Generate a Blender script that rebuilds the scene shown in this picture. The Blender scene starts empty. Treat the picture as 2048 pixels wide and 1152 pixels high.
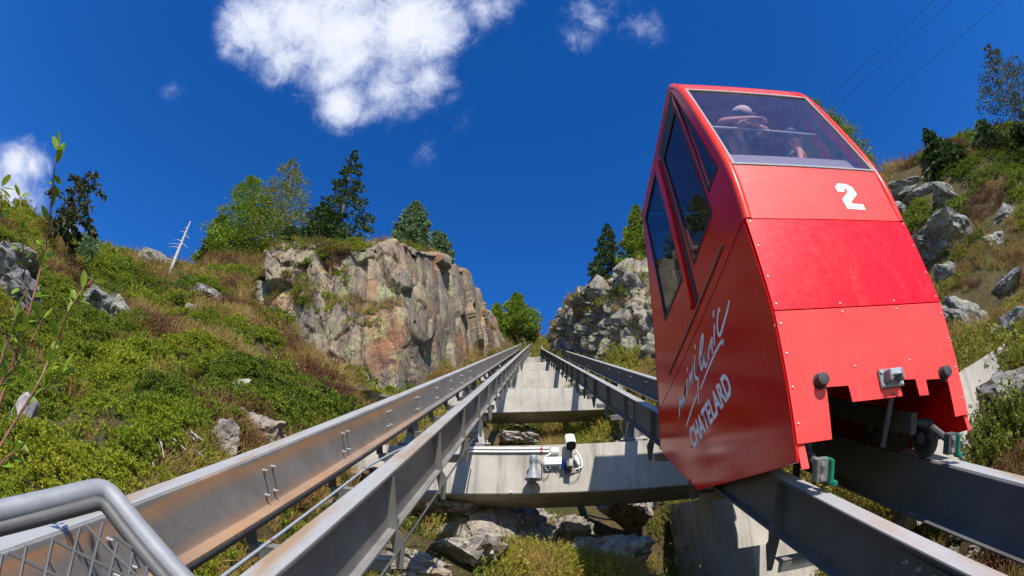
import bpy, bmesh, math, random
import numpy as np
from mathutils import Vector, Matrix
from mathutils.geometry import tessellate_polygon

# ------------------------------------------------------------------ camera, world, sun, exposure
scene = bpy.context.scene
COL = scene.collection
PITCH, YAW, SLOPE = math.radians(38.0), math.radians(2.5), math.radians(33.2)
LENS, SENSOR = 9.7, 17.27                    # a 9.7 mm equisolid fisheye on a 17.3 mm wide sensor
FPX = LENS / SENSOR * 2048.0
SUN_EL, SUN_AZ = math.radians(41.0), math.radians(166.5)   # azimuth clockwise from +Y (up the line)

cam_data = bpy.data.cameras.new("camera")
cam = bpy.data.objects.new("camera", cam_data)
COL.objects.link(cam)
cam_data.type = 'PANO'
cam_data.panorama_type = 'FISHEYE_EQUISOLID'
cam_data.fisheye_lens = LENS
cam_data.fisheye_fov = math.radians(179)
cam_data.sensor_fit = 'HORIZONTAL'
cam_data.sensor_width = SENSOR
cam_data.clip_start = 0.05
cam_data.clip_end = 5000
cam.location = (0, 0, 0)
cam.rotation_euler = (math.radians(90) + PITCH, 0, YAW)
scene.camera = cam

scene.render.engine = 'CYCLES'
scene.cycles.use_denoising = True
scene.cycles.max_bounces = 6
scene.cycles.diffuse_bounces = 2
scene.cycles.transparent_max_bounces = 12
scene.view_settings.view_transform = 'Standard'
scene.view_settings.look = 'None'
scene.view_settings.gamma = 1
scene.view_settings.use_curve_mapping = False
scene.view_settings.exposure = 0.7

# camera axes and the track frame: X across, T up along the line, N out of the slope
fw = np.array([-math.sin(YAW)*math.cos(PITCH), math.cos(YAW)*math.cos(PITCH), math.sin(PITCH)])
rt = np.array([math.cos(YAW), math.sin(YAW), 0.0])
upv = np.cross(rt, fw)
CS, SN = math.cos(SLOPE), math.sin(SLOPE)
T = np.array([0, CS, SN]); N = np.array([0, -SN, CS]); X = np.array([1.0, 0, 0])
def ray(px, py):
    x = px - 1024.0; y = 576.0 - py; r = math.hypot(x, y)
    th = 2*math.asin(r/2/FPX)
    return math.sin(th)*(x*rt + y*upv)/max(r, 1e-9) + math.cos(th)*fw
def W(x, t, n):                              # track frame -> world (n = metres below the eye, square to the slope)
    return Vector((x, t*CS + n*SN, t*SN - n*CS))
def xtn(px, py, x=None, t=None, n=None):
    r = ray(px, py); c = np.array([r @ X, r @ T, -(r @ N)])
    k = x/c[0] if x is not None else t/c[1] if t is not None else n/c[2]
    return c*k
def onx(px, py, x):                          # the point seen at a pixel on the upright plane X = x
    r = ray(px, py); return Vector(r*(x/r[0]))
def ony(px, py, y):
    r = ray(px, py); return Vector(r*(y/r[1]))
def atd(px, py, d):
    return Vector(ray(px, py)*d)

def nd(nt, t, loc=None, **kw):
    n = nt.nodes.new(t)
    for k, v in kw.items(): setattr(n, k, v)
    return n

world = bpy.data.worlds.new("World"); scene.world = world
world.use_nodes = True
wn = world.node_tree; wn.nodes.clear()
SKY_STRENGTH = 0.075
wout = nd(wn, 'ShaderNodeOutputWorld'); wbg = nd(wn, 'ShaderNodeBackground')
wbg.inputs['Strength'].default_value = SKY_STRENGTH
sky = nd(wn, 'ShaderNodeTexSky'); sky.sky_type = 'NISHITA'; sky.sun_disc = False
sky.sun_elevation = SUN_EL; sky.sun_rotation = SUN_AZ
sky.altitude = 1950; sky.air_density = 1.0; sky.dust_density = 0.15; sky.ozone_density = 2.5
hs = nd(wn, 'ShaderNodeHueSaturation'); hs.inputs['Saturation'].default_value = 1.34; hs.inputs['Value'].default_value = 1.55; hs.inputs['Hue'].default_value = .508
wn.links.new(sky.outputs[0], hs.inputs['Color'])
gm = nd(wn, 'ShaderNodeGamma'); gm.inputs['Gamma'].default_value = 1.12
wn.links.new(hs.outputs[0], gm.inputs[0])
tc = nd(wn, 'ShaderNodeTexCoord')
def wmath(op, a, b=None, c=None):
    n = nd(wn, 'ShaderNodeMath', operation=op)
    for i, v in enumerate((a, b, c)):
        if v is None: continue
        if isinstance(v, (int, float)): n.inputs[i].default_value = v
        else: wn.links.new(v, n.inputs[i])
    return n.outputs[0]
def wnoise(scale, detail, rough, dist=0.0):
    n = nd(wn, 'ShaderNodeTexNoise'); n.inputs['Scale'].default_value = scale
    n.inputs['Detail'].default_value = detail; n.inputs['Roughness'].default_value = rough
    n.inputs['Distortion'].default_value = dist
    wn.links.new(tc.outputs['Generated'], n.inputs['Vector']); return n.outputs['Fac']
# the fair-weather clouds: centre direction, angular radius, density
blobs = [((600, 30), .125, 1.0), ((520, 45), .085, .9), ((700, 75), .14, 1.0), ((810, 60), .13, 1.0), ((650, 150), .075, .75), ((585, 110), .08, .75),
         ((685, 205), .065, .9), ((770, 170), .085, .75), ((865, 150), .065, .8), ((870, 70), .08, .85), ((690, -60), .17, 1.0), ((960, 15), .06, .5), ((1000, 10), .05, .45),
         ((1150, 75), .05, .42), ((1180, 25), .06, .46), ((1225, 10), .05, .40), ((1275, 45), .06, .42), ((1300, 65), .045, .36),
         ((30, 335), .06, .95), ((65, 330), .045, .85), ((15, 400), .075, .95), ((60, 400), .05, .6), ((125, 475), .05, .55), ((-60, 370), .12, 1.0),
         ((345, 180), .045, .24), ((930, 250), .06, .24), ((860, 300), .05, .24)]
acc = None
for (p, rad, dens) in blobs:
    d = ray(*p)
    vm = nd(wn, 'ShaderNodeVectorMath', operation='DISTANCE')
    wn.links.new(tc.outputs['Generated'], vm.inputs[0]); vm.inputs[1].default_value = tuple(d)
    v = wmath('MULTIPLY', wmath('SUBTRACT', 1.0, wmath('DIVIDE', vm.outputs['Value'], rad*1.25)), dens*1.15)
    v = wmath('MAXIMUM', v, 0.0)
    acc = v if acc is None else wmath('SMOOTH_MAX', acc, v, 0.15)
n1 = wnoise(9.0, 10, .62, .3); n2 = wnoise(30.0, 10, .7, .9)
nn = wmath('ADD', wmath('MULTIPLY', wmath('SUBTRACT', n1, .5), 2.0), wmath('MULTIPLY', wmath('SUBTRACT', n2, .5), 1.1))
dens = wmath('ADD', wmath('MULTIPLY', acc, 1.5), wmath('MULTIPLY', nn, wmath('MINIMUM', 1.0, wmath('MULTIPLY', acc, 3.0))))
mr = nd(wn, 'ShaderNodeMapRange'); mr.interpolation_type = 'SMOOTHSTEP'
mr.inputs['From Min'].default_value = .27; mr.inputs['From Max'].default_value = 1.45
wn.links.new(dens, mr.inputs['Value'])
crm = nd(wn, 'ShaderNodeMapRange'); crm.inputs['From Min'].default_value = .35; crm.inputs['From Max'].default_value = 1.7
wn.links.new(dens, crm.inputs['Value'])
cmix = nd(wn, 'ShaderNodeMix', data_type='RGBA')
cmix.inputs['A'].default_value = (.30/SKY_STRENGTH, .37/SKY_STRENGTH, .58/SKY_STRENGTH, 1)
cmix.inputs['B'].default_value = (.56/SKY_STRENGTH, .575/SKY_STRENGTH, .62/SKY_STRENGTH, 1)
wn.links.new(crm.outputs[0], cmix.inputs['Factor'])
smix = nd(wn, 'ShaderNodeMix', data_type='RGBA')
wn.links.new(mr.outputs[0], smix.inputs['Factor']); wn.links.new(gm.outputs[0], smix.inputs['A']); wn.links.new(cmix.outputs['Result'], smix.inputs['B'])
wn.links.new(smix.outputs['Result'], wbg.inputs['Color']); wn.links.new(wbg.outputs[0], wout.inputs[0])

sl = bpy.data.lights.new("sun", 'SUN'); sl.energy = 4.3; sl.angle = math.radians(.53); sl.color = (1.0, .955, .88)
sun = bpy.data.objects.new("sun", sl); COL.objects.link(sun)
sdir = Vector((math.sin(SUN_AZ)*math.cos(SUN_EL), math.cos(SUN_AZ)*math.cos(SUN_EL), math.sin(SUN_EL)))
sun.rotation_euler = sdir.to_track_quat('Z', 'Y').to_euler()
sun.location = sdir*50

# ------------------------------------------------------------------ numpy noise
def _h(ix, iy, iz, seed):
    h = (ix.astype(np.int64)*374761393 + iy.astype(np.int64)*668265263 + iz.astype(np.int64)*2147483647 + seed*1274126177) & 0xffffffff
    h = ((h ^ (h >> 13))*1274126177) & 0xffffffff
    h = ((h ^ (h >> 16))*2246822519) & 0xffffffff
    return ((h ^ (h >> 15)) & 0xffffff)/float(0xffffff)
def vnoise(p, seed=0):
    i = np.floor(p).astype(np.int64); f = p - i; f = f*f*(3 - 2*f); r = 0
    for dx in (0, 1):
        for dy in (0, 1):
            for dz in (0, 1):
                w = (f[:, 0] if dx else 1 - f[:, 0])*(f[:, 1] if dy else 1 - f[:, 1])*(f[:, 2] if dz else 1 - f[:, 2])
                r = r + w*_h(i[:, 0]+dx, i[:, 1]+dy, i[:, 2]+dz, seed)
    return r*2 - 1
def fbm(p, octv=4, seed=0, gain=.5):
    s = 0; a = 1.0; q = np.array(p, float)
    for o in range(octv):
        s = s + a*vnoise(q, seed + o*17); q = q*2.03 + 11.3; a *= gain
    return s
def facet(p, seed=0, tilt=1.0):
    """blocky rock: every Voronoi cell is a plane of its own, offset and tilted; returns (offset, nearness to a cell border)"""
    i = np.floor(p).astype(np.int64); b1 = np.full(len(p), 9.0); b2 = np.full(len(p), 9.0); val = np.zeros(len(p))
    for dx in (-1, 0, 1):
        for dy in (-1, 0, 1):
            for dz in (-1, 0, 1):
                c = i + np.array([dx, dy, dz])
                j = np.stack([_h(c[:, 0], c[:, 1], c[:, 2], seed + k) for k in range(3)], 1)
                q = p - (c + j); d = (q*q).sum(1)
                g = np.stack([_h(c[:, 0], c[:, 1], c[:, 2], seed + 7 + k) - .5 for k in range(3)], 1)
                v = (_h(c[:, 0], c[:, 1], c[:, 2], seed + 5) - .5) + tilt*(q*g).sum(1)
                nb = d < b1
                b2 = np.where(nb, b1, np.minimum(b2, d)); val = np.where(nb, v, val); b1 = np.where(nb, d, b1)
    return val, np.sqrt(b2) - np.sqrt(b1)

# ------------------------------------------------------------------ object helpers
ORG = {}
def tag(o, label=None, cat=None, group=None, kind=None):
    if label: o['label'] = label
    if cat: o['category'] = cat
    if group: o['group'] = group
    if kind: o['kind'] = kind
    return o
def org(o): return ORG.get(o.name, Vector((0, 0, 0))) if o is not None else Vector((0, 0, 0))
def thing(name, loc, label, cat, group=None):
    o = bpy.data.objects.new(name, None); COL.objects.link(o); o.location = loc; o.empty_display_size = .1
    ORG[o.name] = Vector(loc); return tag(o, label, cat, group)
def link(name, me, parent=None, loc=None):
    """a mesh whose vertices are in world coordinates becomes an object under parent (or with its origin at loc)"""
    o = bpy.data.objects.new(name, me); COL.objects.link(o)
    if parent is not None:
        me.transform(Matrix.Translation(-org(parent))); o.parent = parent; ORG[o.name] = org(parent).copy()
    elif loc is not None:
        me.transform(Matrix.Translation(-Vector(loc))); o.location = loc; ORG[o.name] = Vector(loc)
    else: ORG[o.name] = Vector((0, 0, 0))
    return o
def place(name, me, parent, wloc, mat3=None, scale=1.0):
    """a copy of shared mesh data put at a world place under an unrotated parent"""
    o = bpy.data.objects.new(name, me); COL.objects.link(o)
    M = (mat3.to_4x4() if mat3 is not None else Matrix.Identity(4))
    sc = Matrix.Diagonal((scale, scale, scale, 1)) if isinstance(scale, (int, float)) else Matrix.Diagonal((*scale, 1))
    M = Matrix.Translation(Vector(wloc) - org(parent)) @ M @ sc
    o.parent = parent; o.matrix_local = M; ORG[o.name] = Vector(wloc); return o
def mesh_np(name, V, Fc, mat, smooth=False):
    me = bpy.data.meshes.new(name)
    V = np.asarray(V, np.float32); Fc = np.asarray(Fc, np.int32)
    k = Fc.shape[1]
    me.vertices.add(len(V)); me.vertices.foreach_set('co', V.ravel())
    me.loops.add(Fc.size); me.loops.foreach_set('vertex_index', Fc.ravel())
    me.polygons.add(len(Fc)); me.polygons.foreach_set('loop_start', np.arange(0, Fc.size, k, dtype=np.int32))
    me.polygons.foreach_set('loop_total', np.full(len(Fc), k, np.int32))
    if smooth: me.polygons.foreach_set('use_smooth', np.ones(len(Fc), bool))
    me.update(); me.validate()
    if mat: me.materials.append(mat)
    return me
class MB:
    def __init__(s): s.v = []; s.f = []
    def add(s, vs, fs):
        b = len(s.v); s.v += [Vector(v) for v in vs]; s.f += [tuple(b + i for i in f) for f in fs]; return s
    def box(s, c, size, M=None):
        hx, hy, hz = size[0]/2, size[1]/2, size[2]/2; c = Vector(c)
        vs = [Vector((x*hx, y*hy, z*hz)) for x in (-1, 1) for y in (-1, 1) for z in (-1, 1)]
        if M is not None: vs = [M @ v for v in vs]
        return s.add([c + v for v in vs], [(0, 1, 3, 2), (4, 6, 7, 5), (0, 4, 5, 1), (2, 3, 7, 6), (0, 2, 6, 4), (1, 5, 7, 3)])
    def prism(s, a, b):
        """two matching rings of points joined, capped"""
        k = len(a)
        return s.add(list(a) + list(b), [tuple(range(k))[::-1], tuple(range(k, 2*k))] + [(i, (i+1) % k, k + (i+1) % k, k + i) for i in range(k)])
    def sweep(s, prof, rings, cap=True):
        """rings: list of functions mapping a profile point to a world point"""
        k = len(prof); vs = [r(p) for r in rings for p in prof]; fs = []
        for j in range(len(rings) - 1):
            for i in range(k):
                a = j*k + i; b = j*k + (i+1) % k; fs.append((a, b, b + k, a + k))
        if cap: fs += [tuple(range(k))[::-1], tuple((len(rings)-1)*k + i for i in range(k))]
        return s.add(vs, fs)
    def tube(s, pts, r, seg=8, cap=True):
        pts = [Vector(p) for p in pts]; k = len(pts)
        rad = r if isinstance(r, (list, tuple)) else [r]*k
        up = None; rings = []
        for j in range(k):
            d = (pts[min(j+1, k-1)] - pts[max(j-1, 0)]).normalized()
            if up is None: up = d.orthogonal().normalized()
            up = (up - d*up.dot(d)); up = up.normalized() if up.length > 1e-6 else d.orthogonal().normalized()
            sd = d.cross(up)
            rings.append([pts[j] + (up*math.cos(2*math.pi*i/seg) + sd*math.sin(2*math.pi*i/seg))*rad[j] for i in range(seg)])
        vs = [v for r_ in rings for v in r_]; fs = []
        for j in range(k-1):
            for i in range(seg):
                a = j*seg + i; b = j*seg + (i+1) % seg; fs.append((a, b, b+seg, a+seg))
        if cap: fs += [tuple(range(seg))[::-1], tuple((k-1)*seg + i for i in range(seg))]
        return s.add(vs, fs)
    def lathe(s, o, ax, prof, seg=24):
        """prof: (distance along axis, radius)"""
        return s.tube([Vector(o) + Vector(ax).normalized()*p[0] for p in prof], [p[1] for p in prof], seg)
    def mesh(s, name, mat, smooth=False, bevel=0, bseg=2, sharp=None):
        me = bpy.data.meshes.new(name); me.from_pydata([tuple(v) for v in s.v], [], s.f); me.update()
        bm = bmesh.new(); bm.from_mesh(me); bmesh.ops.recalc_face_normals(bm, faces=bm.faces)
        if bevel:
            bmesh.ops.bevel(bm, geom=[e for e in bm.edges if e.is_manifold and e.calc_face_angle(0) > .35], offset=bevel, segments=bseg, affect='EDGES', clamp_overlap=True)
        if smooth:
            lim = sharp if sharp else .6
            for f in bm.faces: f.smooth = True
            for e in bm.edges:
                if e.is_manifold and e.calc_face_angle(0) > lim: e.smooth = False
        bm.to_mesh(me); bm.free()
        if mat: me.materials.append(mat)
        return me
    def build(s, name, mat, parent=None, loc=None, **kw): return link(name, s.mesh(name, mat, **kw), parent, loc)
def plate(poly, holes, to3, thick):
    """a flat plate with holes: poly and holes in 2D, to3 maps (u, v, depth) to the world"""
    mb = MB(); loops = [poly] + list(holes)
    tris = tessellate_polygon([[Vector((p[0], p[1], 0)) for p in l] for l in loops])
    flat = [p for l in loops for p in l]; k = len(flat)
    vs = [to3(p[0], p[1], 0) for p in flat] + [to3(p[0], p[1], thick) for p in flat]
    fs = [tuple(t) for t in tris] + [tuple(k + i for i in t[::-1]) for t in tris]; b = 0
    for l in loops:
        m = len(l); fs += [(b+i, b+(i+1) % m, k+b+(i+1) % m, k+b+i) for i in range(m)]; b += m
    return mb.add(vs, fs)

# ------------------------------------------------------------------ materials
MT = {}
class NT:
    def __init__(s, name):
        s.m = bpy.data.materials.new(name); s.m.use_nodes = True; s.t = s.m.node_tree; s.t.nodes.clear()
        s.out = nd(s.t, 'ShaderNodeOutputMaterial'); s.b = nd(s.t, 'ShaderNodeBsdfPrincipled'); s.l(s.b.outputs[0], s.out.inputs[0])
        g = nd(s.t, 'ShaderNodeNewGeometry'); s.pos = g.outputs['Position']; s.nor = g.outputs['Normal']; MT[name] = s.m
    def l(s, a, b): s.t.links.new(a, b)
    def set(s, **kw):
        for k, v in kw.items():
            i = s.b.inputs[k.replace('_', ' ')]
            if hasattr(v, 'links'): s.l(v, i)
            else: i.default_value = (*v, 1) if isinstance(v, tuple) and len(v) == 3 else v
        return s
    def mapped(s, scale=(1, 1, 1), rot=(0, 0, 0), src=None):
        m = nd(s.t, 'ShaderNodeMapping'); m.inputs['Scale'].default_value = scale; m.inputs['Rotation'].default_value = rot
        s.l(src or s.pos, m.inputs['Vector']); return m.outputs[0]
    def noise(s, scale, detail=5, rough=.6, vec=None, dist=0):
        n = nd(s.t, 'ShaderNodeTexNoise'); n.inputs['Scale'].default_value = scale; n.inputs['Detail'].default_value = detail
        n.inputs['Roughness'].default_value = rough; n.inputs['Distortion'].default_value = dist; s.l(vec or s.pos, n.inputs['Vector']); return n.outputs['Fac']
    def vor(s, scale, feature='F1', vec=None, out='Distance'):
        n = nd(s.t, 'ShaderNodeTexVoronoi'); n.feature = feature; n.inputs['Scale'].default_value = scale; s.l(vec or s.pos, n.inputs['Vector']); return n.outputs[out]
    def ramp(s, fac, stops, interp='LINEAR'):
        r = nd(s.t, 'ShaderNodeValToRGB'); r.color_ramp.interpolation = interp; e = r.color_ramp.elements
        while len(e) < len(stops): e.new(.5)
        for i, (p, c) in enumerate(stops):
            e[i].position = p; e[i].color = (*c, 1) if isinstance(c, tuple) else (c, c, c, 1)
        s.l(fac, r.inputs[0]); return r.outputs[0]
    def mix(s, f, a, b, mode='MIX'):
        m = nd(s.t, 'ShaderNodeMix', data_type='RGBA', blend_type=mode)
        for v, k in ((f, 'Factor'), (a, 'A'), (b, 'B')):
            i = m.inputs[k]
            if hasattr(v, 'links'): s.l(v, i)
            elif k == 'Factor': i.default_value = v
            else: i.default_value = (*v, 1)
        return m.outputs['Result']
    def math(s, op, a, b=None):
        n = nd(s.t, 'ShaderNodeMath', operation=op)
        for i, v in enumerate((a, b)):
            if v is None: continue
            if hasattr(v, 'links'): s.l(v, n.inputs[i])
            else: n.inputs[i].default_value = v
        return n.outputs[0]
    def bump(s, h, strength=.3, dist=.02):
        b = nd(s.t, 'ShaderNodeBump'); b.inputs['Strength'].default_value = strength; b.inputs['Distance'].default_value = dist
        s.l(h, b.inputs['Height']); s.l(b.outputs[0], s.b.inputs['Normal']); return s
    def sep(s, vec, ax):
        x = nd(s.t, 'ShaderNodeSeparateXYZ'); s.l(vec, x.inputs[0]); return x.outputs[ax]

def plain(name, col, rough=.5, metal=0.0, var=.12, scale=30, bump=0):
    m = NT(name); n = m.noise(scale, 4, .6)
    c = m.mix(m.ramp(n, [(.3, 0.0), (.7, 1.0)]), tuple(max(0, x*(1-var)) for x in col), tuple(min(1, x*(1+var)) for x in col))
    m.set(Base_Color=c, Roughness=rough, Metallic=metal)
    if bump: m.bump(n, bump, .004)
    return m.m

def rock_mat(name, base, dark, light, rust=0.0, lichen=.35, stripes=True, stain=None):
    m = NT(name)
    big = m.noise(.55, 5, .6); med = m.noise(2.3, 8, .68, dist=.4); fine = m.noise(17, 8, .7)
    c = m.mix(m.ramp(big, [(.35, 0.0), (.65, 1.0)]), base, light)
    c = m.mix(m.ramp(med, [(.30, 1.0), (.52, 0.0)]), c, dark)
    if stripes:
        st = m.noise(1.6, 6, .65, vec=m.mapped((2.6, 2.0, .35), (.25, .1, .3)))
        c = m.mix(m.math('MULTIPLY', m.ramp(st, [(.50, 0.0), (.62, 1.0)]), .75), c, (.12, .095, .095))
    if rust:
        ru = m.noise(.30, 4, .55, vec=m.mapped((1.0, 1.0, .7)), dist=.6)
        rc = m.mix(m.noise(3.5, 6, .7), (.20, .075, .03), (.40, .20, .09))
        c = m.mix(m.math('MULTIPLY', m.ramp(ru, [(.52, 0.0), (.62, 1.0)]), rust), c, rc)
    if stain:                                              # iron-stained block of the cliff: centre and radius in metres
        for (sc, sr) in stain:
            dv_ = nd(m.t, 'ShaderNodeVectorMath', operation='DISTANCE'); m.l(m.pos, dv_.inputs[0]); dv_.inputs[1].default_value = sc
            f_ = m.math('ADD', m.math('DIVIDE', dv_.outputs['Value'], sr), m.math('ADD', m.math('MULTIPLY', m.math('SUBTRACT', m.noise(.9, 8, .7, vec=m.mapped((1.3, 1.3, .6), (.3, .4, 0))), .5), 2.6), m.math('MULTIPLY', m.math('SUBTRACT', m.noise(6, 6, .7), .5), 1.0)))
            c = m.mix(m.math('MULTIPLY', m.ramp(f_, [(.62, 1.0), (.95, 0.0)]), .85), c, m.mix(m.ramp(m.noise(2.4, 8, .72), [(.38, 0.0), (.64, 1.0)]), (.085, .036, .024), (.28, .135, .065)))
    if lichen:
        li = m.noise(1.35, 8, .7, dist=.5); li2 = m.noise(9, 5, .7)
        f = m.math('MULTIPLY', m.ramp(li, [(.50, 0.0), (.60, 1.0)]), m.ramp(li2, [(.38, 0.0), (.56, 1.0)]))
        c = m.mix(m.math('MULTIPLY', f, lichen*1.6), c, (.33, .35, .15))
    c = m.mix(.55, c, m.ramp(fine, [(.25, (.30, .29, .28)), (.5, (.9, .9, .9)), (.75, (1.5, 1.5, 1.45))]), 'MULTIPLY')
    wrp = nd(m.t, 'ShaderNodeVectorMath', operation='MULTIPLY_ADD'); m.l(m.mapped((1.3, 1.3, .38), (.3, .45, .2)), wrp.inputs[2]); nt3 = nd(m.t, 'ShaderNodeTexNoise'); nt3.inputs['Scale'].default_value = 1.4; nt3.inputs['Detail'].default_value = 5; m.l(m.pos, nt3.inputs['Vector']); m.l(nt3.outputs['Color'], wrp.inputs[0]); wrp.inputs[1].default_value = (.9, .9, .9); crv = wrp.outputs[0]
    crack = m.ramp(m.vor(1.0, 'DISTANCE_TO_EDGE', vec=crv), [(0.0, 0.0), (.035, 1.0)])
    c = m.mix(m.math('MULTIPLY', m.math('SUBTRACT', 1.0, crack), .6), c, (.035, .03, .028))
    m.set(Base_Color=c, Roughness=.88, Specular_IOR_Level=.25)
    h = m.math('ADD', m.math('MULTIPLY', fine, .55), m.math('ADD', med, m.math('MULTIPLY', crack, .35)))
    m.bump(h, .8, .07)
    return m.m
rock_mat('cliff_rock', (.185, .145, .11), (.06, .045, .037), (.31, .23, .15), rust=.8, lichen=.40, stain=[(tuple(W(*xtn(775, 640, t=17.8))), 1.5), (tuple(W(*xtn(790, 590, t=19))), .8), (tuple(W(*xtn(770, 700, t=17.3))), 1.2)])
rock_mat('grey_rock', (.19, .185, .175), (.07, .066, .062), (.29, .28, .26), rust=0, lichen=.35)
rock_mat('pale_rock', (.29, .255, .21), (.12, .10, .085), (.40, .35, .28), rust=.5, lichen=.2)
rock_mat('ledge_rock', (.185, .165, .135), (.06, .052, .043), (.29, .255, .20), rust=.25, lichen=.5, stripes=False)

def soil():
    m = NT('hill_soil'); a = m.noise(.9, 7, .65); b = m.noise(6, 8, .7); c3 = m.noise(30, 4, .7)
    c = m.mix(m.ramp(a, [(.35, 0.0), (.62, 1.0)]), (.06, .075, .018), (.15, .105, .042))
    c = m.mix(m.ramp(b, [(.42, 0.0), (.6, 1.0)]), c, (.085, .06, .035))
    c = m.mix(.5, c, m.ramp(c3, [(.3, (.4, .4, .4)), (.7, (1.5, 1.5, 1.5))]), 'MULTIPLY')
    m.set(Base_Color=c, Roughness=.95, Specular_IOR_Level=.1); m.bump(m.math('ADD', b, c3), .9, .08)
soil()
def concrete():
    m = NT('concrete'); a = m.noise(1.3, 6, .6); st = m.noise(2.2, 6, .65, vec=m.mapped((2.5, 2.5, .3))); f = m.noise(55, 5, .7); pits = m.vor(38)
    c = m.mix(m.ramp(a, [(.35, 0.0), (.68, 1.0)]), (.315, .285, .24), (.42, .385, .325))
    c = m.mix(m.math('MULTIPLY', m.ramp(st, [(.50, 0.0), (.66, 1.0)]), .7), c, (.19, .172, .15))
    c = m.mix(.45, c, m.ramp(f, [(.3, (.6, .6, .6)), (.7, (1.25, 1.25, 1.25))]), 'MULTIPLY')
    pm = m.math('MULTIPLY', m.ramp(pits, [(.06, 1.0), (.14, 0.0)]), m.ramp(m.noise(7, 3), [(.5, 0.0), (.6, 1.0)]))
    c = m.mix(m.math('MULTIPLY', pm, .8), c, (.10, .09, .08))
    m.set(Base_Color=c, Roughness=.9, Specular_IOR_Level=.2); m.bump(m.math('SUBTRACT', f, pm), .35, .01)
concrete()
def galv(name, tint=(.42, .43, .44), rust=0.0, rough=.48, metal=.55):
    m = NT(name); a = m.noise(2.2, 6, .65, vec=m.mapped((1, .5, 1), (-SLOPE, 0, 0))); b = m.noise(40, 4, .7)
    st = m.noise(5, 5, .6, vec=m.mapped((3, .25, 3), (-SLOPE, 0, 0)))
    c = m.mix(m.ramp(a, [(.35, 0.0), (.7, 1.0)]), tuple(x*.72 for x in tint), tuple(x*1.15 for x in tint))
    c = m.mix(m.math('MULTIPLY', m.ramp(st, [(.5, 0.0), (.7, 1.0)]), .45), c, tuple(x*.55 for x in tint))
    c = m.mix(.35, c, m.ramp(b, [(.3, (.7, .7, .7)), (.7, (1.2, 1.2, 1.2))]), 'MULTIPLY')
    if rust:
        # rust has run along the flange edges: bands across the slope's normal, a shape of its own
        v = nd(m.t, 'ShaderNodeVectorMath', operation='DOT_PRODUCT'); m.l(m.pos, v.inputs[0]); v.inputs[1].default_value = (0, SN, -CS)   # metres below the eye plane
        d = m.math('ADD', v.outputs['Value'], m.math('MULTIPLY', m.math('SUBTRACT', m.noise(1.1, 5, .6, vec=m.mapped((1, .35, 1), (-SLOPE, 0, 0))), .5), .16))
        mr_ = nd(m.t, 'ShaderNodeMapRange'); mr_.inputs['From Min'].default_value = .95; mr_.inputs['From Max'].default_value = 1.60; m.l(d, mr_.inputs['Value'])
        band = m.ramp(mr_.outputs[0], [(.10, 0.0), (.16, 1.0), (.24, .75), (.36, .12), (.62, .05), (.76, .55), (.84, .85), (.95, .2)])
        rn = m.noise(.5, 4, .6); yv = m.sep(m.pos, 1)
        near = nd(m.t, 'ShaderNodeMapRange'); near.inputs['From Min'].default_value = 10.2; near.inputs['From Max'].default_value = 9.9
        m.l(yv, near.inputs['Value'])
        k = m.math('MULTIPLY', m.math('MULTIPLY', band, m.ramp(rn, [(.3, .55), (.6, 1.0)])), m.math('ADD', m.math('MULTIPLY', near.outputs[0], .65), .25))
        c = m.mix(m.math('MULTIPLY', k, rust), c, m.mix(m.noise(9, 4), (.30, .125, .035), (.45, .23, .08)))
        met = m.math('MULTIPLY', m.math('SUBTRACT', 1.0, k), metal); m.set(Metallic=met)
    else: m.set(Metallic=metal)
    m.set(Base_Color=c, Roughness=rough); m.bump(b, .08, .003)
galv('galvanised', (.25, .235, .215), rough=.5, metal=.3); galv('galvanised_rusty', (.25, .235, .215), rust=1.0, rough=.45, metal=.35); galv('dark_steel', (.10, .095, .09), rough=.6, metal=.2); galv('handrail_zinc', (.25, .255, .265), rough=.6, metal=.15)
galv('rail_top', (.60, .60, .58), rough=.38)
def cooled():   # worn running face with rust along its edge
    m = NT('worn_rail'); a = m.noise(1.0, 6, .6, vec=m.mapped((4, .6, 1), (-SLOPE, 0, 0))); b = m.noise(50, 4, .7)
    c = m.mix(m.ramp(a, [(.50, 0.0), (.70, 1.0)]), (.40, .39, .365), (.36, .24, .13))
    c = m.mix(.3, c, m.ramp(b, [(.3, (.7, .7, .7)), (.7, (1.2, 1.2, 1.2))]), 'MULTIPLY')
    m.set(Base_Color=c, Roughness=.5, Metallic=.35)
cooled()
def paint(name, col, rough, coat, var=.06, sheen_mix=0.0, ior=1.35, spec=.4):
    m = NT(name); n = m.noise(2.5, 5, .6); d = m.noise(14, 6, .7)
    c = m.mix(n, tuple(x*(1-var) for x in col), tuple(min(1, x*(1+var)) for x in col))
    dust = m.math('MULTIPLY', m.ramp(m.noise(5.5, 8, .72, vec=m.mapped((1, 1, .45))), [(.50, 0.0), (.72, 1.0)]), m.ramp(m.noise(38, 4, .7), [(.4, 0.0), (.65, 1.0)]))
    c = m.mix(m.math('MULTIPLY', dust, .16), c, (.42, .30, .22))
    if sheen_mix: c = m.mix(m.math('MULTIPLY', m.ramp(m.noise(3.2, 6, .65), [(.3, .35), (.7, 1.0)]), sheen_mix), c, (.75, .20, .17))  # pale mix paints the sky's sheen into the red
    m.set(Base_Color=c, Roughness=m.ramp(d, [(.3, rough*.85), (.7, min(1, rough*1.2))]), Coat_Weight=coat, Coat_Roughness=.04, Specular_IOR_Level=spec, IOR=ior)
    m.bump(m.noise(1.6, 3, .5), .05, .02)
paint('red_gloss', (.72, .004, .003), .14, 0, ior=1.3, spec=.3); paint('red_panel', (.74, .003, .010), .34, 0); paint('red_sheen', (.78, .035, .028), .45, 0, sheen_mix=.16)
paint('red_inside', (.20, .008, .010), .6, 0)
paint('red_post', (.72, .035, .015), .3, .2)
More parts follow.
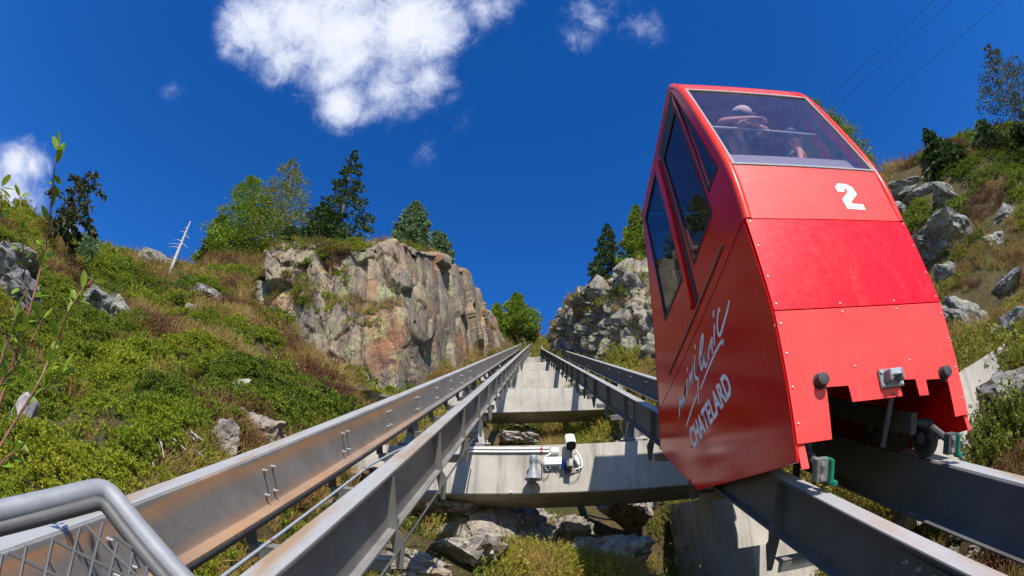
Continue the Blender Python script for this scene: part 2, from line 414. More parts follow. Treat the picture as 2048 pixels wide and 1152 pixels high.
plain('black_rubber', (.012, .012, .013), .55); plain('frame_grey', (.20, .195, .19), .6, 0.0); plain('white_paint', (.80, .80, .78), .5, var=.04)
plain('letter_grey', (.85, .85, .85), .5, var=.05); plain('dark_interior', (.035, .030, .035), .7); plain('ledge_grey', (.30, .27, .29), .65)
plain('green_plastic', (.015, .20, .12), .4); plain('white_plastic', (.80, .80, .78), .4, var=.04); plain('grey_plastic', (.20, .215, .235), .45); plain('blue_plastic', (.02, .09, .42), .35)
plain('red_plastic', (.45, .06, .03), .5); plain('black_cable', (.015, .015, .017), .5); plain('grey_cable', (.24, .26, .28), .5); plain('wheel_shade', (.035, .034, .033), .7, .0)  # wheels near black: shade of the car's underside put into their colour
plain('stainless', (.42, .42, .42), .45, .6); plain('skin', (.66, .34, .22), .5, var=.05); plain('cloth_dark', (.025, .028, .045), .9); plain('cloth_cream', (.80, .68, .55), .9); plain('cloth_red', (.55, .02, .03), .8)
plain('cloth_pattern', (.35, .32, .26), .9, var=.7, scale=45); plain('cloth_orange', (.60, .10, .02), .8); plain('hair_dark', (.05, .03, .02), .6); plain('eye_white', (.7, .7, .68), .3)
plain('snag_wood', (.36, .33, .30), .9, var=.3, scale=14, bump=.5); plain('stump_wood', (.24, .22, .215), .9, var=.5, scale=9, bump=.8)
plain('bark', (.10, .075, .055), .95, var=.45, scale=12, bump=.6); plain('bark_grey', (.19, .165, .14), .95, var=.4, scale=12, bump=.6); plain('stem_red', (.22, .09, .05), .7, var=.3)
def glass(name, tint, refl=.9, dirt_haze=.0):
    m = NT(name); t = m.t
    tr = nd(t, 'ShaderNodeBsdfTransparent'); tr.inputs[0].default_value = (*tint, 1)
    gl = nd(t, 'ShaderNodeBsdfGlossy'); gl.inputs['Roughness'].default_value = .02; gl.inputs[0].default_value = (refl, refl, refl, 1)
    lw = nd(t, 'ShaderNodeLayerWeight'); lw.inputs['Blend'].default_value = .5
    frv = m.math('ADD', m.math('MULTIPLY', m.math('POWER', lw.outputs['Facing'], 4.0), .9), .05)
    mx = nd(t, 'ShaderNodeMixShader'); m.l(frv, mx.inputs[0]); m.l(tr.outputs[0], mx.inputs[1]); m.l(gl.outputs[0], mx.inputs[2])
    last = mx.outputs[0]
    if dirt_haze:
        df = nd(t, 'ShaderNodeBsdfDiffuse'); df.inputs[0].default_value = (.45, .43, .45, 1)
        m2 = nd(t, 'ShaderNodeMixShader'); m.l(m.math('MULTIPLY', m.ramp(m.noise(6, 6, .7), [(.35, .4), (.75, 1.0)]), dirt_haze), m2.inputs[0]); m.l(last, m2.inputs[1]); m.l(df.outputs[0], m2.inputs[2]); last = m2.outputs[0]  # diffuse mix: dirt on the glass and its painted bluish haze
    m.l(last, m.out.inputs[0])
glass('windscreen_glass', (.88, .86, .90), dirt_haze=.04); glass('side_glass', (.62, .62, .63), refl=.5, dirt_haze=.02)

def foliage(name, cols, rough=.6, trans=.25, instanced=True, patch=.5):
    """leaf colours vary from plant to plant and in patches over the slope"""
    m = NT(name)
    if instanced:
        at = nd(m.t, 'ShaderNodeAttribute'); at.attribute_type = 'INSTANCER'; at.attribute_name = 'col'; f = at.outputs['Fac']
    else: f = m.noise(patch, 4, .6)
    g = nd(m.t, 'ShaderNodeNewGeometry')
    f2 = m.math('ADD', m.math('MULTIPLY', f, .75), m.math('MULTIPLY', g.outputs['Random Per Island'], .25))
    c = m.ramp(f2, [(i/(len(cols)-1), cc) for i, cc in enumerate(cols)])
    m.set(Base_Color=c, Roughness=rough, Specular_IOR_Level=.25)
    tr = nd(m.t, 'ShaderNodeBsdfTranslucent'); m.l(c, tr.inputs[0])
    mx = nd(m.t, 'ShaderNodeMixShader'); mx.inputs[0].default_value = trans; m.l(m.b.outputs[0], mx.inputs[1]); m.l(tr.outputs[0], mx.inputs[2]); m.l(mx.outputs[0], m.out.inputs[0])
foliage('juniper_leaf', [(.06, .095, .012), (.14, .195, .015), (.25, .295, .017), (.38, .36, .027)], trans=.35)
foliage('heather_leaf', [(.08, .045, .025), (.15, .065, .03), (.20, .10, .035), (.12, .13, .03)])
foliage('straw_leaf', [(.16, .12, .03), (.30, .20, .055), (.36, .24, .07), (.40, .30, .12)])
foliage('weed_leaf', [(.09, .13, .02), (.18, .21, .025), (.30, .25, .03), (.32, .17, .035)])
foliage('pink_flower', [(.40, .12, .14), (.48, .22, .22), (.35, .22, .12)])
foliage('larch_leaf', [(.08, .13, .014), (.17, .24, .018), (.27, .32, .025)], instanced=False, patch=.9)
foliage('larch_dry_leaf', [(.12, .13, .03), (.20, .22, .04), (.28, .28, .06)], instanced=False, patch=.9)
foliage('larch_dark_leaf', [(.05, .065, .02), (.085, .10, .03), (.13, .14, .045)], instanced=False, patch=.9)
foliage('spruce_leaf', [(.02, .045, .012), (.05, .085, .018), (.09, .125, .025)], instanced=False, patch=1.2)
foliage('pine_leaf', [(.08, .125, .055), (.16, .23, .10), (.26, .34, .16)], instanced=False, patch=1.2)
foliage('dark_pine_leaf', [(.035, .045, .015), (.07, .075, .022), (.11, .10, .03)], instanced=False, patch=1.2)
foliage('rowan_leaf', [(.45, .05, .03), (.55, .12, .04)], instanced=False, patch=2)
foliage('willow_leaf', [(.09, .17, .015), (.17, .26, .02), (.28, .30, .03)], rough=.4, trans=.35, instanced=False, patch=9)
# ------------------------------------------------------------------ terrain: n(x, t), metres below the eye plane along the slope
def pt(px, py, t): return tuple(xtn(px, py, t=t))
CL = [((500, 605, 22), (535, 552, 24)), ((540, 645, 20), (590, 518, 23.5)), ((610, 708, 18.5), (650, 494, 22)), ((700, 768, 17), (745, 488, 20.5)),
      ((785, 800, 16.5), (805, 490, 22)), ((868, 776, 21), (870, 508, 28.5)), ((925, 745, 29), (930, 542, 39)), ((968, 722, 40), (970, 600, 51)),
      ((1004, 701, 58), (994, 656, 66)), ((1012, 692, 72), (1008, 684, 76))]
CR = [((1108, 694, 60), (1117, 636, 60)), ((1130, 702, 50), (1130, 608, 52)), ((1170, 714, 38), (1168, 592, 41)), ((1220, 722, 30), (1208, 570, 34)),
      ((1275, 725, 25), (1278, 546, 30)), ((1330, 725, 22), (1340, 538, 30)), ((1420, 720, 20), (1430, 515, 28)), ((1560, 700, 19), (1580, 465, 27)), ((1720, 600, 20), (1740, 400, 26))]
ctrl = [pt(*p) for p in [(20, 900, 4), (100, 850, 5), (300, 800, 8), (450, 890, 6), (560, 780, 10), (700, 800, 13), (100, 700, 8), (300, 650, 12), (500, 650, 17),
        (30, 500, 10), (30, 445, 12), (130, 505, 18), (250, 527, 24), (350, 543, 26), (440, 535, 30), (480, 532, 32), (545, 545, 29), (200, 600, 14), (400, 590, 20),
        (1960, 900, 5), (2040, 900, 4), (1930, 805, 8), (2000, 745, 8), (2030, 600, 12), (1900, 520, 16), (1850, 400, 20), (1760, 362, 24), (1850, 328, 24), (1900, 312, 24), (2040, 275, 22),
        (2040, 750, 6)]]
ctrl += [(-3.0, 2, 2.6), (-3.0, 6, 2.6), (-3, 10, 2.8), (-3, 14, 2.6), (-2.9, 18, 2.6), (-2.9, 24, 2.5), (-3, 30, 2.3), (-3, 50, 2.0), (-3, 80, 1.7), (-3, 150, 1.6),
         (0, 2, 4.1), (0, 6, 4.1), (-.6, 10, 3.9), (.3, 13, 4.1), (0, 18, 3.6), (0, 24, 3.5), (0, 32, 3.3), (0, 50, 3.0), (0, 80, 2.4), (0, 150, 1.6), (0, -6, 4.2),
         (-1.3, 8, 3.2), (-1.8, 6, 2.7), (1.4, 8, 3.5),  (2.5, 4, 4.2), (2.5, 8, 4.6), (2.4, 10.5, 5.3), (3.0, 12, 5.6), (2.0, 13, 4.9), (2.7, 15.5, 4.3), (2.6, 20, 3.1), (2.5, 30, 2.8), (2.0, 50, 2.4),
         (3.7, 3, 2.8), (5.0, 4, 2.2), (3.9, 6, 4.0), (4.3, 7.4, 3.9), (5.6, 9, 1.7), (4.1, 20, 1.05), (4.3, 15, 1.25), (4.0, 26, 1.1), (3.2, 36, 1.3), (2.8, 48, 1.4),
         (-28, 20, -3.2), (-30, 30, -2.6), (-26, 38, -2.8), (-22, 46, -3.4), (-15, 50, -2.6), (-24, 10, -3.8), (-45, 20, -2), (-45, 60, 0), (-20, 80, 0),
         (-8, 30, -3.6), (-9, 36, -4.0), (-8, 50, -3.3), (-7.5, 65, -1.6), (-6, 80, -.3), (-3.9, 85, .7), (-5, 90, .1), (-3.4, 110, 1.0), (-6, 120, .6), (-10, 150, 1.0), (-30, 150, 1.5),
         (20, 36, -6.2), (28, 36, -7.6), (36, 32, -9), (45, 20, -11), (9, 38, -4.2), (8, 50, -3.8), (5, 62, -2.6), (14, 60, -4), (6, 80, -.6), (4, 100, .8), (8, 150, 1.0), (40, 80, -4), (40, 150, 0),
         (-6, -3, 1.8), (-12, -3, .2), (6, 0, 2.2), (12, 0, .6), (25, 4, -3.0), (40, 0, -7), (-30, -4, -3), (0, 180, 2.0), (-40, 180, 3), (40, 180, 3)]
for C in (CL, CR):
    sg = -1 if C is CL else 1
    for b, tp in C:
        xb, tb, nb = pt(*b); xt, tt, nt_ = pt(*tp)
        ctrl.append((xb - sg*.1, tb, nb + .35)); ctrl.append((xt + sg*2.0, tt + 1.6, nt_ + .8))
ctrl = np.array(ctrl)
def in_poly(x, y, poly):
    c = np.zeros(len(x), bool); j = len(poly) - 1
    for i in range(len(poly)):
        xi, yi = poly[i]; xj, yj = poly[j]; c ^= ((yi > y) != (yj > y)) & (x < (xj - xi)*(y - yi)/(yj - yi + 1e-9) + xi); j = i
    return c
FOOT = []                                   # plan of the rock cliffs: the soil lies deeper there
for C, sg in ((CL, -1), (CR, 1)):
    a_ = [pt(*b) for b, _ in C]; b_ = [pt(*tp) for _, tp in C]
    FOOT.append([(p[0] + sg*.25, p[1] + .25) for p in a_] + [(p[0] + sg*1.8, p[1] + 1.2) for p in b_[::-1]])
def _tps(d): return np.where(d > 1e-9, d*d*np.log(np.maximum(d, 1e-9)), 0)
SX, ST = 1.0, .8
cp = ctrl[:, :2]*np.array([SX, ST])
K = _tps(np.linalg.norm(cp[:, None]-cp[None], axis=2)) + np.eye(len(cp))*.35
Pm = np.c_[np.ones(len(cp)), cp]
A = np.block([[K, Pm], [Pm.T, np.zeros((3, 3))]])
sol = np.linalg.solve(A, np.r_[ctrl[:, 2], 0, 0, 0])
def terr(x, t, detail=True):
    x = np.atleast_1d(np.asarray(x, float)); t = np.atleast_1d(np.asarray(t, float))
    q = np.c_[x*SX, t*ST]; n = np.empty(len(q))
    for s in range(0, len(q), 20000):
        d = np.linalg.norm(q[s:s+20000, None]-cp[None], axis=2)
        n[s:s+20000] = _tps(d) @ sol[:len(cp)] + sol[len(cp)] + q[s:s+20000] @ sol[len(cp)+1:]
    if detail:
        P3 = np.c_[x, t, np.zeros(len(x))]
        off = np.clip((np.abs(x - .3) - 2.4)/3, .25, 1)
        n = n - off*(.45*fbm(P3/3.1, 3, 5) + .16*fbm(P3/.9, 3, 9))
        jm = np.clip(fbm(P3/.95, 2, 31)*1.5 + .4, 0, 1)*np.clip((-x - 3.6)/1.5, 0, 1)
        n = n - .34*jm
        # cut for the track bed
        inb = (x > -2.95) & (x < 3.75)
        n = np.where(inb, np.maximum(n, 2.0), n)
        for fpoly in FOOT: n = n + 1.1*in_poly(x, t, fpoly)
    return n
def hit(px, py, t0=2.0, t1=130.0):
    """where the ray of a pixel meets the hillside"""
    r = ray(px, py); c = np.array([r @ X, r @ T, -(r @ N)])
    ts = np.exp(np.linspace(math.log(t0), math.log(t1), 900)); ks = ts/c[1]
    below = c[2]*ks > terr(c[0]*ks, ts)
    if not below.any(): return hit(px, py + 6, t0, t1) if py < 1140 else None
    i = int(np.argmax(below))
    k = ks[i]; return c[0]*k, ts[i], c[2]*k
def ground(x, t): return W(x, t, float(terr(x, t)[0]))
def axis_pts(segs):
    out = []
    for a, b, st in segs: out += list(np.arange(a, b, st))
    return np.array(out)
gx = axis_pts([(-60, -30, 2.5), (-30, -20, .6), (-20, -12, .28), (-12, 5, .16), (5, 14, .24), (14, 30, .45), (30, 60.1, 2.5)])
gt = axis_pts([(-10, 1, .6), (1, 14, .16), (14, 30, .26), (30, 60, .6), (60, 120, 2.0), (120, 185, 5)])
GX, GT = np.meshgrid(gx, gt, indexing='ij')
fx, ft = GX.ravel(), GT.ravel()
fn = terr(fx, ft)
V = np.c_[fx, ft*CS + fn*SN, ft*SN - fn*CS]
nx_, nt2 = len(gx), len(gt)
ii = (np.arange(nx_-1)[:, None]*nt2 + np.arange(nt2-1)[None]).ravel()
hill = link('hillside_ground', mesh_np('hillside_ground', V, np.c_[ii, ii+nt2, ii+nt2+1, ii+1], MT['hill_soil'], True))
tag(hill, kind='structure')

def loft_cliff(name, C, sg, mat, seed, label, nu, nv, amp=1.0, cell=1.0, side=None):
    kb = np.array([pt(*b) for b, _ in C]); kt = np.array([pt(*t_) for _, t_ in C]); wpx = np.array([b[0] + t_[0] for b, t_ in C])/2.0
    seg = np.linalg.norm(np.diff((kb + kt)/2, axis=0), axis=1)
    s0 = (wpx - wpx[0])/(wpx[-1] - wpx[0]); s1 = np.r_[0, np.cumsum(seg)]/seg.sum(); s = .45*s0 + .55*s1; u = np.linspace(0, 1, nu)
    cub = lambda k: np.stack([np.interp(u, s, k[:, i]) for i in range(3)], 1)
    B = cub(kb); Tp = cub(kt)
    for _ in range(6):
        B[1:-1] = (B[:-2] + 2*B[1:-1] + B[2:])/4; Tp[1:-1] = (Tp[:-2] + 2*Tp[1:-1] + Tp[2:])/4
    B = B + np.array([0, 0, .5])                           # root it in the ground
    rows = []; v = np.linspace(0, 1, nv)
    for a in v:
        bul = math.sin(a*math.pi)*.35 + (.25 if a > .9 else 0)*0
        rows.append(B*(1-a) + Tp*a + np.array([-sg*bul*.6, -bul*.5, 0]))
    ncap = 24
    for a in np.linspace(.08, 1, ncap):                    # back over the top and down into the hill
        rows.append(Tp + np.array([sg*3.2*a, 2.6*a, -.35*math.sin(a*2.2) + 2.6*a**3]))
    G = np.array(rows)                                     # (rows, nu, 3) in x,t,n
    Wp = np.stack([G[..., 0], G[..., 1]*CS + G[..., 2]*SN, G[..., 1]*SN - G[..., 2]*CS], -1)
    du = np.gradient(Wp, axis=1); dv = np.gradient(Wp, axis=0); nn_ = np.cross(du, dv); nn_ /= np.maximum(np.linalg.norm(nn_, axis=2, keepdims=True), 1e-9)
    nn_ *= 1.0 if (nn_[:nv]*Wp[:nv]).sum() < 0 else -1.0
    p = Wp.reshape(-1, 3); th = .3
    R = np.array([[math.cos(th), 0, math.sin(th)], [0, 1, 0], [-math.sin(th), 0, math.cos(th)]])
    q = (p + .22*np.stack([fbm(p/1.5, 2, seed+40+k) for k in range(3)], 1)) @ R.T
    f1, e1 = facet(q/(np.array([2.1, 2.4, 4.2])*cell), seed, 1.5); f2, e2 = facet(q/(np.array([.85, 1.0, 1.7])*cell), seed+20, 1.5); f3, _ = facet(q/(np.array([.33, .42, .7])*cell), seed+50, 1.3)
    sd_ = np.tile(np.interp(u, s, side)**2.2 if side is not None else np.ones(nu), len(rows))
    d = amp*(.85*f1 + sd_*(.34*f2 + .09*f3) + .22*fbm(p/2.6, 2, seed+3) - .16*np.exp(-e1*10) - .07*np.exp(-e2*10))
    if side is not None:                                   # wall of the cutting: worn smoother than the front
        D = d.reshape(len(rows), nu); wgt = np.clip((1 - np.interp(u, s, side))*2, 0, 1)[None]
        for _ in range(2):
            Q = D.copy(); Q[1:-1, 1:-1] = (D[1:-1, 1:-1]*2 + D[:-2, 1:-1] + D[2:, 1:-1] + D[1:-1, :-2] + D[1:-1, 2:])/6; D = D*(1 - wgt) + Q*wgt
        d = D.ravel()
    edge = np.ones((len(rows), nu)); edge *= np.interp(u, s, side)[None] if side is not None else 1; edge[:, :6] *= np.linspace(0.2, 1, 6)[None]; edge[:, -6:] *= np.linspace(1, .2, 6)[None]
    far = np.clip(np.linalg.norm(p, axis=1)/30, .55, 1.2)
    p = p + nn_.reshape(-1, 3)*(d*edge.ravel()*far)[:, None]
    nr = len(rows); idx = (np.arange(nr-1)[:, None]*nu + np.arange(nu-1)[None]).ravel()
    me = mesh_np(name, p, np.c_[idx, idx+1, idx+nu+1, idx+nu], MT[mat], False)
    o = link(name, me, None, tuple(p[0])); tag(o, label, 'cliff')
    return p.reshape(nr, nu, 3), nv
LC, LCnv = loft_cliff('rock_cliff', CL, -1, 'cliff_rock', 3, 'grey and rust brown rock cliff beside the empty track, pines on its top', 820, 140, 1.0, 1.0, [1, 1, 1, 1, .85, .5, .45, .45, .5, .5])
RC, RCnv = loft_cliff('rock_cliff', CR, 1, 'ledge_rock', 11, 'pale broken rock cliff beyond the red car, dark spruce on its top', 330, 120, 1.05, .62)

def boulder(name, c, size, mat, seed, label, sub=4, parent=None, group=None, rot=None, rough=1.0, nplanes=15, cat='rock'):
    """a block bounded by random planes, its faces roughened"""
    rnd = np.random.RandomState(seed); bm = bmesh.new(); bmesh.ops.create_icosphere(bm, subdivisions=sub, radius=1)
    V = np.array([v.co[:] for v in bm.verts]); V /= np.linalg.norm(V, axis=1, keepdims=True)
    nr = rnd.normal(size=(nplanes, 3)); nr /= np.linalg.norm(nr, axis=1, keepdims=True); ds = rnd.uniform(.62, 1.0, nplanes)
    dot = V @ nr.T; r = np.where(dot > .05, ds/np.maximum(dot, .05), 9).min(1); r = np.minimum(r, 1.35)
    P = V*r[:, None]
    f, e = facet(P*1.7 + seed*3.1, seed, 1.2); f2, _ = facet(P*4.2 + seed, seed+9, 1.2)
    P = P*(1 + rough*(.20*f + .08*f2 + .07*fbm(P*2.4 + seed, 3, seed) - .05*np.exp(-e*8)))[:, None]
    P = P*np.array(size)
    if rot is None: rot = (rnd.uniform(-.3, .3), rnd.uniform(-.3, .3), rnd.uniform(0, 6.28))
    from mathutils import Euler
    Rm = np.array(Euler(rot).to_matrix()); P = P @ Rm.T + np.array(c)
    for v, q in zip(bm.verts, P): v.co = q
    me = bpy.data.meshes.new(name); bm.to_mesh(me); bm.free(); me.materials.append(MT[mat])
    o = link(name, me, parent, None if parent else tuple(c))
    if not parent: tag(o, label, cat, group)
    return o
ROCKS = []
def rock_at(px, py, size, mat, seed, label, sub=4, sink=.25, t=None, rot=None, group=None, **kw):
    h = hit(px, py) if t is None else pt(px, py, t)
    c = W(*h) + Vector(N)*((.25 - sink)*size[2]) + Vector((0, .3*size[1], 0))
    ROCKS.append((h[0], h[1] + .25*size[1], max(size[0], size[1])*.85))
    return boulder('rock', c, size, mat, seed, label, sub, None, group, rot, **kw)
G_ = 'outcrops in the juniper slope'
rock_at(200, 625, (.95, .7, .65), 'grey_rock', 1, 'grey lichened outcrop in the heather left of the dead tree', 5)
rock_at(428, 600, (.95, .7, .55), 'grey_rock', 2, 'grey outcrop on the green slope below the dead tree')
rock_at(385, 622, (.3, .3, .25), 'grey_rock', 3, 'small pale stone beside the grey outcrop below the dead tree')
rock_at(300, 522, (1.3, .8, .75), 'ledge_rock', 4, 'pale ridge rock behind the dead tree on the skyline')
rock_at(12, 520, (.9, .9, .65), 'grey_rock', 5, 'upper grey slab behind the leafy sapling')
rock_at(25, 585, (.75, .7, .42), 'grey_rock', 6, 'lower grey slab behind the leafy sapling')
rock_at(500, 868, (.42, .34, .36), 'pale_rock', 7, 'pale square block of rock behind the rusty girder', 5, rot=(.1, .1, .4))
rock_at(445, 880, (.30, .25, .24), 'pale_rock', 8, 'tan rock lying against the pale square block')
rock_at(565, 585, (1.5, 1.0, 1.15), 'ledge_rock', 9, 'pale lichened outcrop at the left foot of the cliff', 5)
rock_at(622, 668, (1.0, .8, .7), 'ledge_rock', 10, 'grey outcrop below the juniper ledge of the cliff', 5)
rock_at(690, 735, (.9, .6, .4), 'grey_rock', 12, 'low grey slab at the cliff foot above the dry grass')
rock_at(735, 800, (.8, .6, .42), 'pale_rock', 13, 'pale rock at the cliff foot behind the grey girder')
rock_at(640, 712, (.5, .4, .3), 'grey_rock', 14, 'small grey rock between juniper and cliff foot')
rock_at(480, 770, (.22, .18, .14), 'pale_rock', 15, 'small stone in the juniper above the rusty girder')
rock_at(180, 745, (.14, .12, .22), 'grey_rock', 16, 'thin upright stone in the juniper beside the heather')
# right slope
rock_at(1880, 485, (1.7, 1.3, 1.05), 'grey_rock', 21, 'big dark cracked boulder right of the red car', 5, rot=(.2, .3, .8), sink=.5)
rock_at(1955, 640, (1.55, .8, .75), 'grey_rock', 22, 'wide dark rock face above the concrete wing wall', 5, rot=(.1, .1, .2), sink=.5)
rock_at(2040, 650, (.9, .8, .8), 'grey_rock', 23, 'rounded grey boulder beside the wide dark rock face', 5, sink=.5)
rock_at(1900, 545, (.6, .4, .4), 'grey_rock', 24, 'pale split rock in golden grass beside the red car', sink=.55)
rock_at(2010, 575, (1.0, .5, .3), 'grey_rock', 25, 'low dark rock band in the golden grass', sink=.55)
rock_at(1835, 360, (1.4, .8, .55), 'grey_rock', 26, 'pale rock on the skyline below the leaning spruce', sink=.55)
rock_at(1850, 380, (1.0, .5, .38), 'grey_rock', 27, 'small pale ledge below the skyline rock', sink=.55)
rock_at(1900, 395, (1.3, .6, .45), 'grey_rock', 28, 'grey ledge in the middle of the juniper slope', sink=.55)
rock_at(1800, 425, (1.3, .7, .45), 'grey_rock', 29, 'grey broken ledge close to the number panel of the car', sink=.55)
rock_at(2015, 425, (.9, .6, .5), 'grey_rock', 30, 'pale rock between two dark junipers on the right slope', sink=.55)
rock_at(2000, 475, (.6, .4, .4), 'grey_rock', 31, 'small rock under the dark junipers', sink=.55)
rock_at(2030, 760, (.5, .4, .3), 'grey_rock', 32, 'grey rock beside the end of the concrete wing wall', sink=.55)
# ravine under the viaduct
boulder('rock', W(-2.1, 6.3, 2.75), (.85, .55, .28), 'pale_rock', 41, 'flat pale slab under the inner girder stiffeners', 5, rot=(.35, .05, .2), cat='rock')
boulder('rock', W(-1.75, 11.2, 3.15), (1.35, 1.7, .6), 'pale_rock', 42, 'long sloping rock slab under the left end of the near beam', 5, rot=(.55, .35, -.35), cat='rock')
boulder('rock', W(-.8, 10.6, 3.6), (.95, 1.6, .55), 'pale_rock', 43, 'sloping rock slab in the ravine beside the yellow weeds', 5, rot=(.55, .45, -.5), cat='rock')
boulder('rock', W(1.9, 12.4, 3.75), (.6, 1.1, .95), 'pale_rock', 44, 'upright brown slab beside the dark concrete pier', 5, rot=(.5, -.5, .2), cat='rock')
boulder('rock', W(-2.1, 4.6, 2.65), (.4, .5, .25), 'pale_rock', 45, 'rough rock seen between the two left girders', 4, cat='rock')
boulder('rock', W(-2.4, 7.2, 2.5), (.5, .7, .3), 'pale_rock', 46, 'rock under the cross ties of the empty track', 4, cat='rock')
rs = random.Random(5)
for k, (x_, t_, n_, sz_, tx) in enumerate([(-.2, 13.6, 3.9, (.7, .6, .4), 'brown rock under the middle of the near beam'), (.75, 11.4, 4.1, (.5, .5, .32), 'rock in the yellow weeds under the near beam'), (1.35, 9.6, 4.0, (.6, .6, .4), 'dark rock at the foot of the upright brown slab'),
        (-1.1, 8.2, 3.35, (.7, .55, .35), 'shaded rock below the long sloping slab'), (-2.5, 9.4, 2.75, (.6, .7, .4), 'tan rock under the left end of the near beam'), (.1, 9.0, 4.15, (.55, .5, .3), 'low rock at the bottom of the ravine'), (-2.55, 3.4, 2.6, (.45, .5, .25), 'tan rock below the rusty girder'), (-1.6, 12.9, 3.3, (.7, .6, .4), 'rock behind the near beam below the inner girder'), (-2.3, 11.8, 2.7, (.5, .5, .3), 'pale rock under the ties behind the near beam')]):
    boulder('rock', W(x_, t_, n_), sz_, 'pale_rock', 300 + k, tx, 4, cat='rock')
for k in range(16):
    px, py = rs.uniform(1030, 1110), rs.uniform(1035, 1105); x, t, n = hit(px, py, 9) or (0, 12, 4)
    boulder('stone', W(x, t, n - .03), (rs.uniform(.10, .22), rs.uniform(.09, .16), rs.uniform(.05, .10)), 'pale_rock', 100 + k, 'loose pale stone in the yellow weeds under the near beam', 3, group='loose stones under the near beam', cat='stone')
for k in range(34):
    px = rs.uniform(1004, 1072); py = 893 - (rs.random()**1.2)*42*(1 - abs(px - 1036)/62); x, t, n = hit(px, py, 14) or (0, 17, 3)
    boulder('stone', W(x, t, n - .05 - .18*rs.random()), (rs.uniform(.20, .36), rs.uniform(.16, .26), rs.uniform(.06, .10)), 'pale_rock', 140 + k, 'flat stone in the rubble heap above the near concrete beam', 3, rot=(rs.uniform(-.2, .2), rs.uniform(-.2, .2), rs.uniform(0, 3)), group='flat stones of the rubble heap', cat='stone')
for k in range(26):
    px, py = rs.uniform(1900, 2046), rs.uniform(1045, 1130); x, t, n = hit(px, py, 1.5) or (4, 3.5, 2.5)
    boulder('stone', W(x, t, n - .02), (rs.uniform(.05, .13), rs.uniform(.05, .10), rs.uniform(.03, .06)), 'pale_rock', 180 + k, 'small tan stone on the bank beside the outer right girder', 3, group='tan stones beside the right girder', cat='stone')
# ------------------------------------------------------------------ the viaduct: beams, piers
BY, BZ, BH, BD = 9.42, 3.86, .91, .95
ordn = ['first', 'second', 'third', 'fourth', 'fifth', 'sixth', 'seventh', 'eighth', 'ninth', 'tenth', 'eleventh', 'twelfth', 'thirteenth']
for k in range(13):
    y, z = BY + 8.37*k, BZ + 5.477*k + (.10 if k else 0)
    xl, xr = -3.35 + .12*k, max(2.4, 3.95 - .22*k); hgt = BH if k < 2 else BH + .5
    lab = ('near concrete cross beam carrying the loudspeaker and camera' if k == 0 else f'bare concrete cross beam under both tracks, {ordn[k]} up from the loudspeaker beam' if k else '')
    if k: lab = f'bare concrete cross beam, {ordn[k-1]} above the loudspeaker beam'
    MB().box(((xl+xr)/2, y + BD/2, z - hgt/2), (xr - xl, BD, hgt)).build('concrete_beam', MT['concrete'], None, (0, y, z - hgt), bevel=.012)
    o = COL.objects[-1]; tag(o, lab, 'beam', 'concrete cross beams under the tracks')
def slab(name, ring_xz_bot, label):
    pass
# long pier under the right track: top follows the line, front face in the sun
def side_block(name, x0, x1, prof, label):
    MB().prism([(x0, p[0], p[1]) for p in prof], [(x1, p[0], p[1]) for p in prof]).build(name, MT['concrete'], None, (x0, prof[0][0], -3), bevel=.01)
    return tag(COL.objects[-1], label, 'pier')
side_block('concrete_pier', 3.17, 4.5, [(8.8, 2.56), (8.8, -1.6), (15.0, 1.0), (15.0, 4.15), (10.4, 2.93), (9.35, 2.72)], 'dark sided concrete pier under the red car with sunlit front face')
side_block('concrete_footing', 3.11, 4.85, [(8.0, 1.42), (8.0, -2.0), (13.0, .4), (13.0, 2.3)], 'stained lower concrete footing in front of the pier')
# wing wall on the right bank
tw = min(hit(1930, 790)[1], hit(1975, 765)[1])*.97
a, b = xtn(1905, 752, t=tw), xtn(2010, 686, t=tw*1.04)
A_, B_ = W(*a), W(*b)
dv = (B_ - A_).normalized(); th_ = Vector((dv.y, -dv.x, 0)).normalized()*.28; lo = Vector((0, 0, -1.3)); ext = A_ - dv*1.2
MB().prism([ext, B_, B_ + lo, ext + lo], [ext - th_, B_ - th_, B_ - th_ + lo, ext - th_ + lo]).build('concrete_wing_wall', MT['concrete'], None, tuple(A_ + lo), bevel=.012)
tag(COL.objects[-1], 'pale sloping concrete wing wall below the dark rock face', 'wall')

# ------------------------------------------------------------------ tracks
TOP_L, TOP_R, DEP = 1.0, 1.18, .48
xl_ = lambda t: .012*t
def xr_(t): return -.024*t if t < 52 else -.024*52 + .012*(t - 52)
TS_L = [-4, 150]; TS_R = [-4, 50.5, 51.2, 52, 52.8, 53.5, 150]
def ring(xoff, top, fx_, t): return lambda p: W(xoff + fx_(t) + p[0], t, top + p[1])
def rounded(prof): return prof
P_LO = [(-.17, .0), (.006, .0), (.022, .008), (.028, .03), (.028, DEP-.05), (.04, DEP-.03), (.07, DEP-.02), (.145, DEP-.014), (.145, DEP), (-.10, DEP), (-.10, DEP-.016), (.0, DEP-.02), (.008, DEP-.05), (.008, .04), (-.005, .022), (-.17, .018)]
P_I = [(-.075, 0), (.075, 0), (.075, .018), (.012, .03), (.010, DEP-.03), (.07, DEP-.018), (.07, DEP), (-.07, DEP), (-.07, DEP-.018), (-.010, DEP-.03), (-.012, .03), (-.075, .018)]
P_RO = [(-p[0], p[1]) for p in P_LO][::-1]
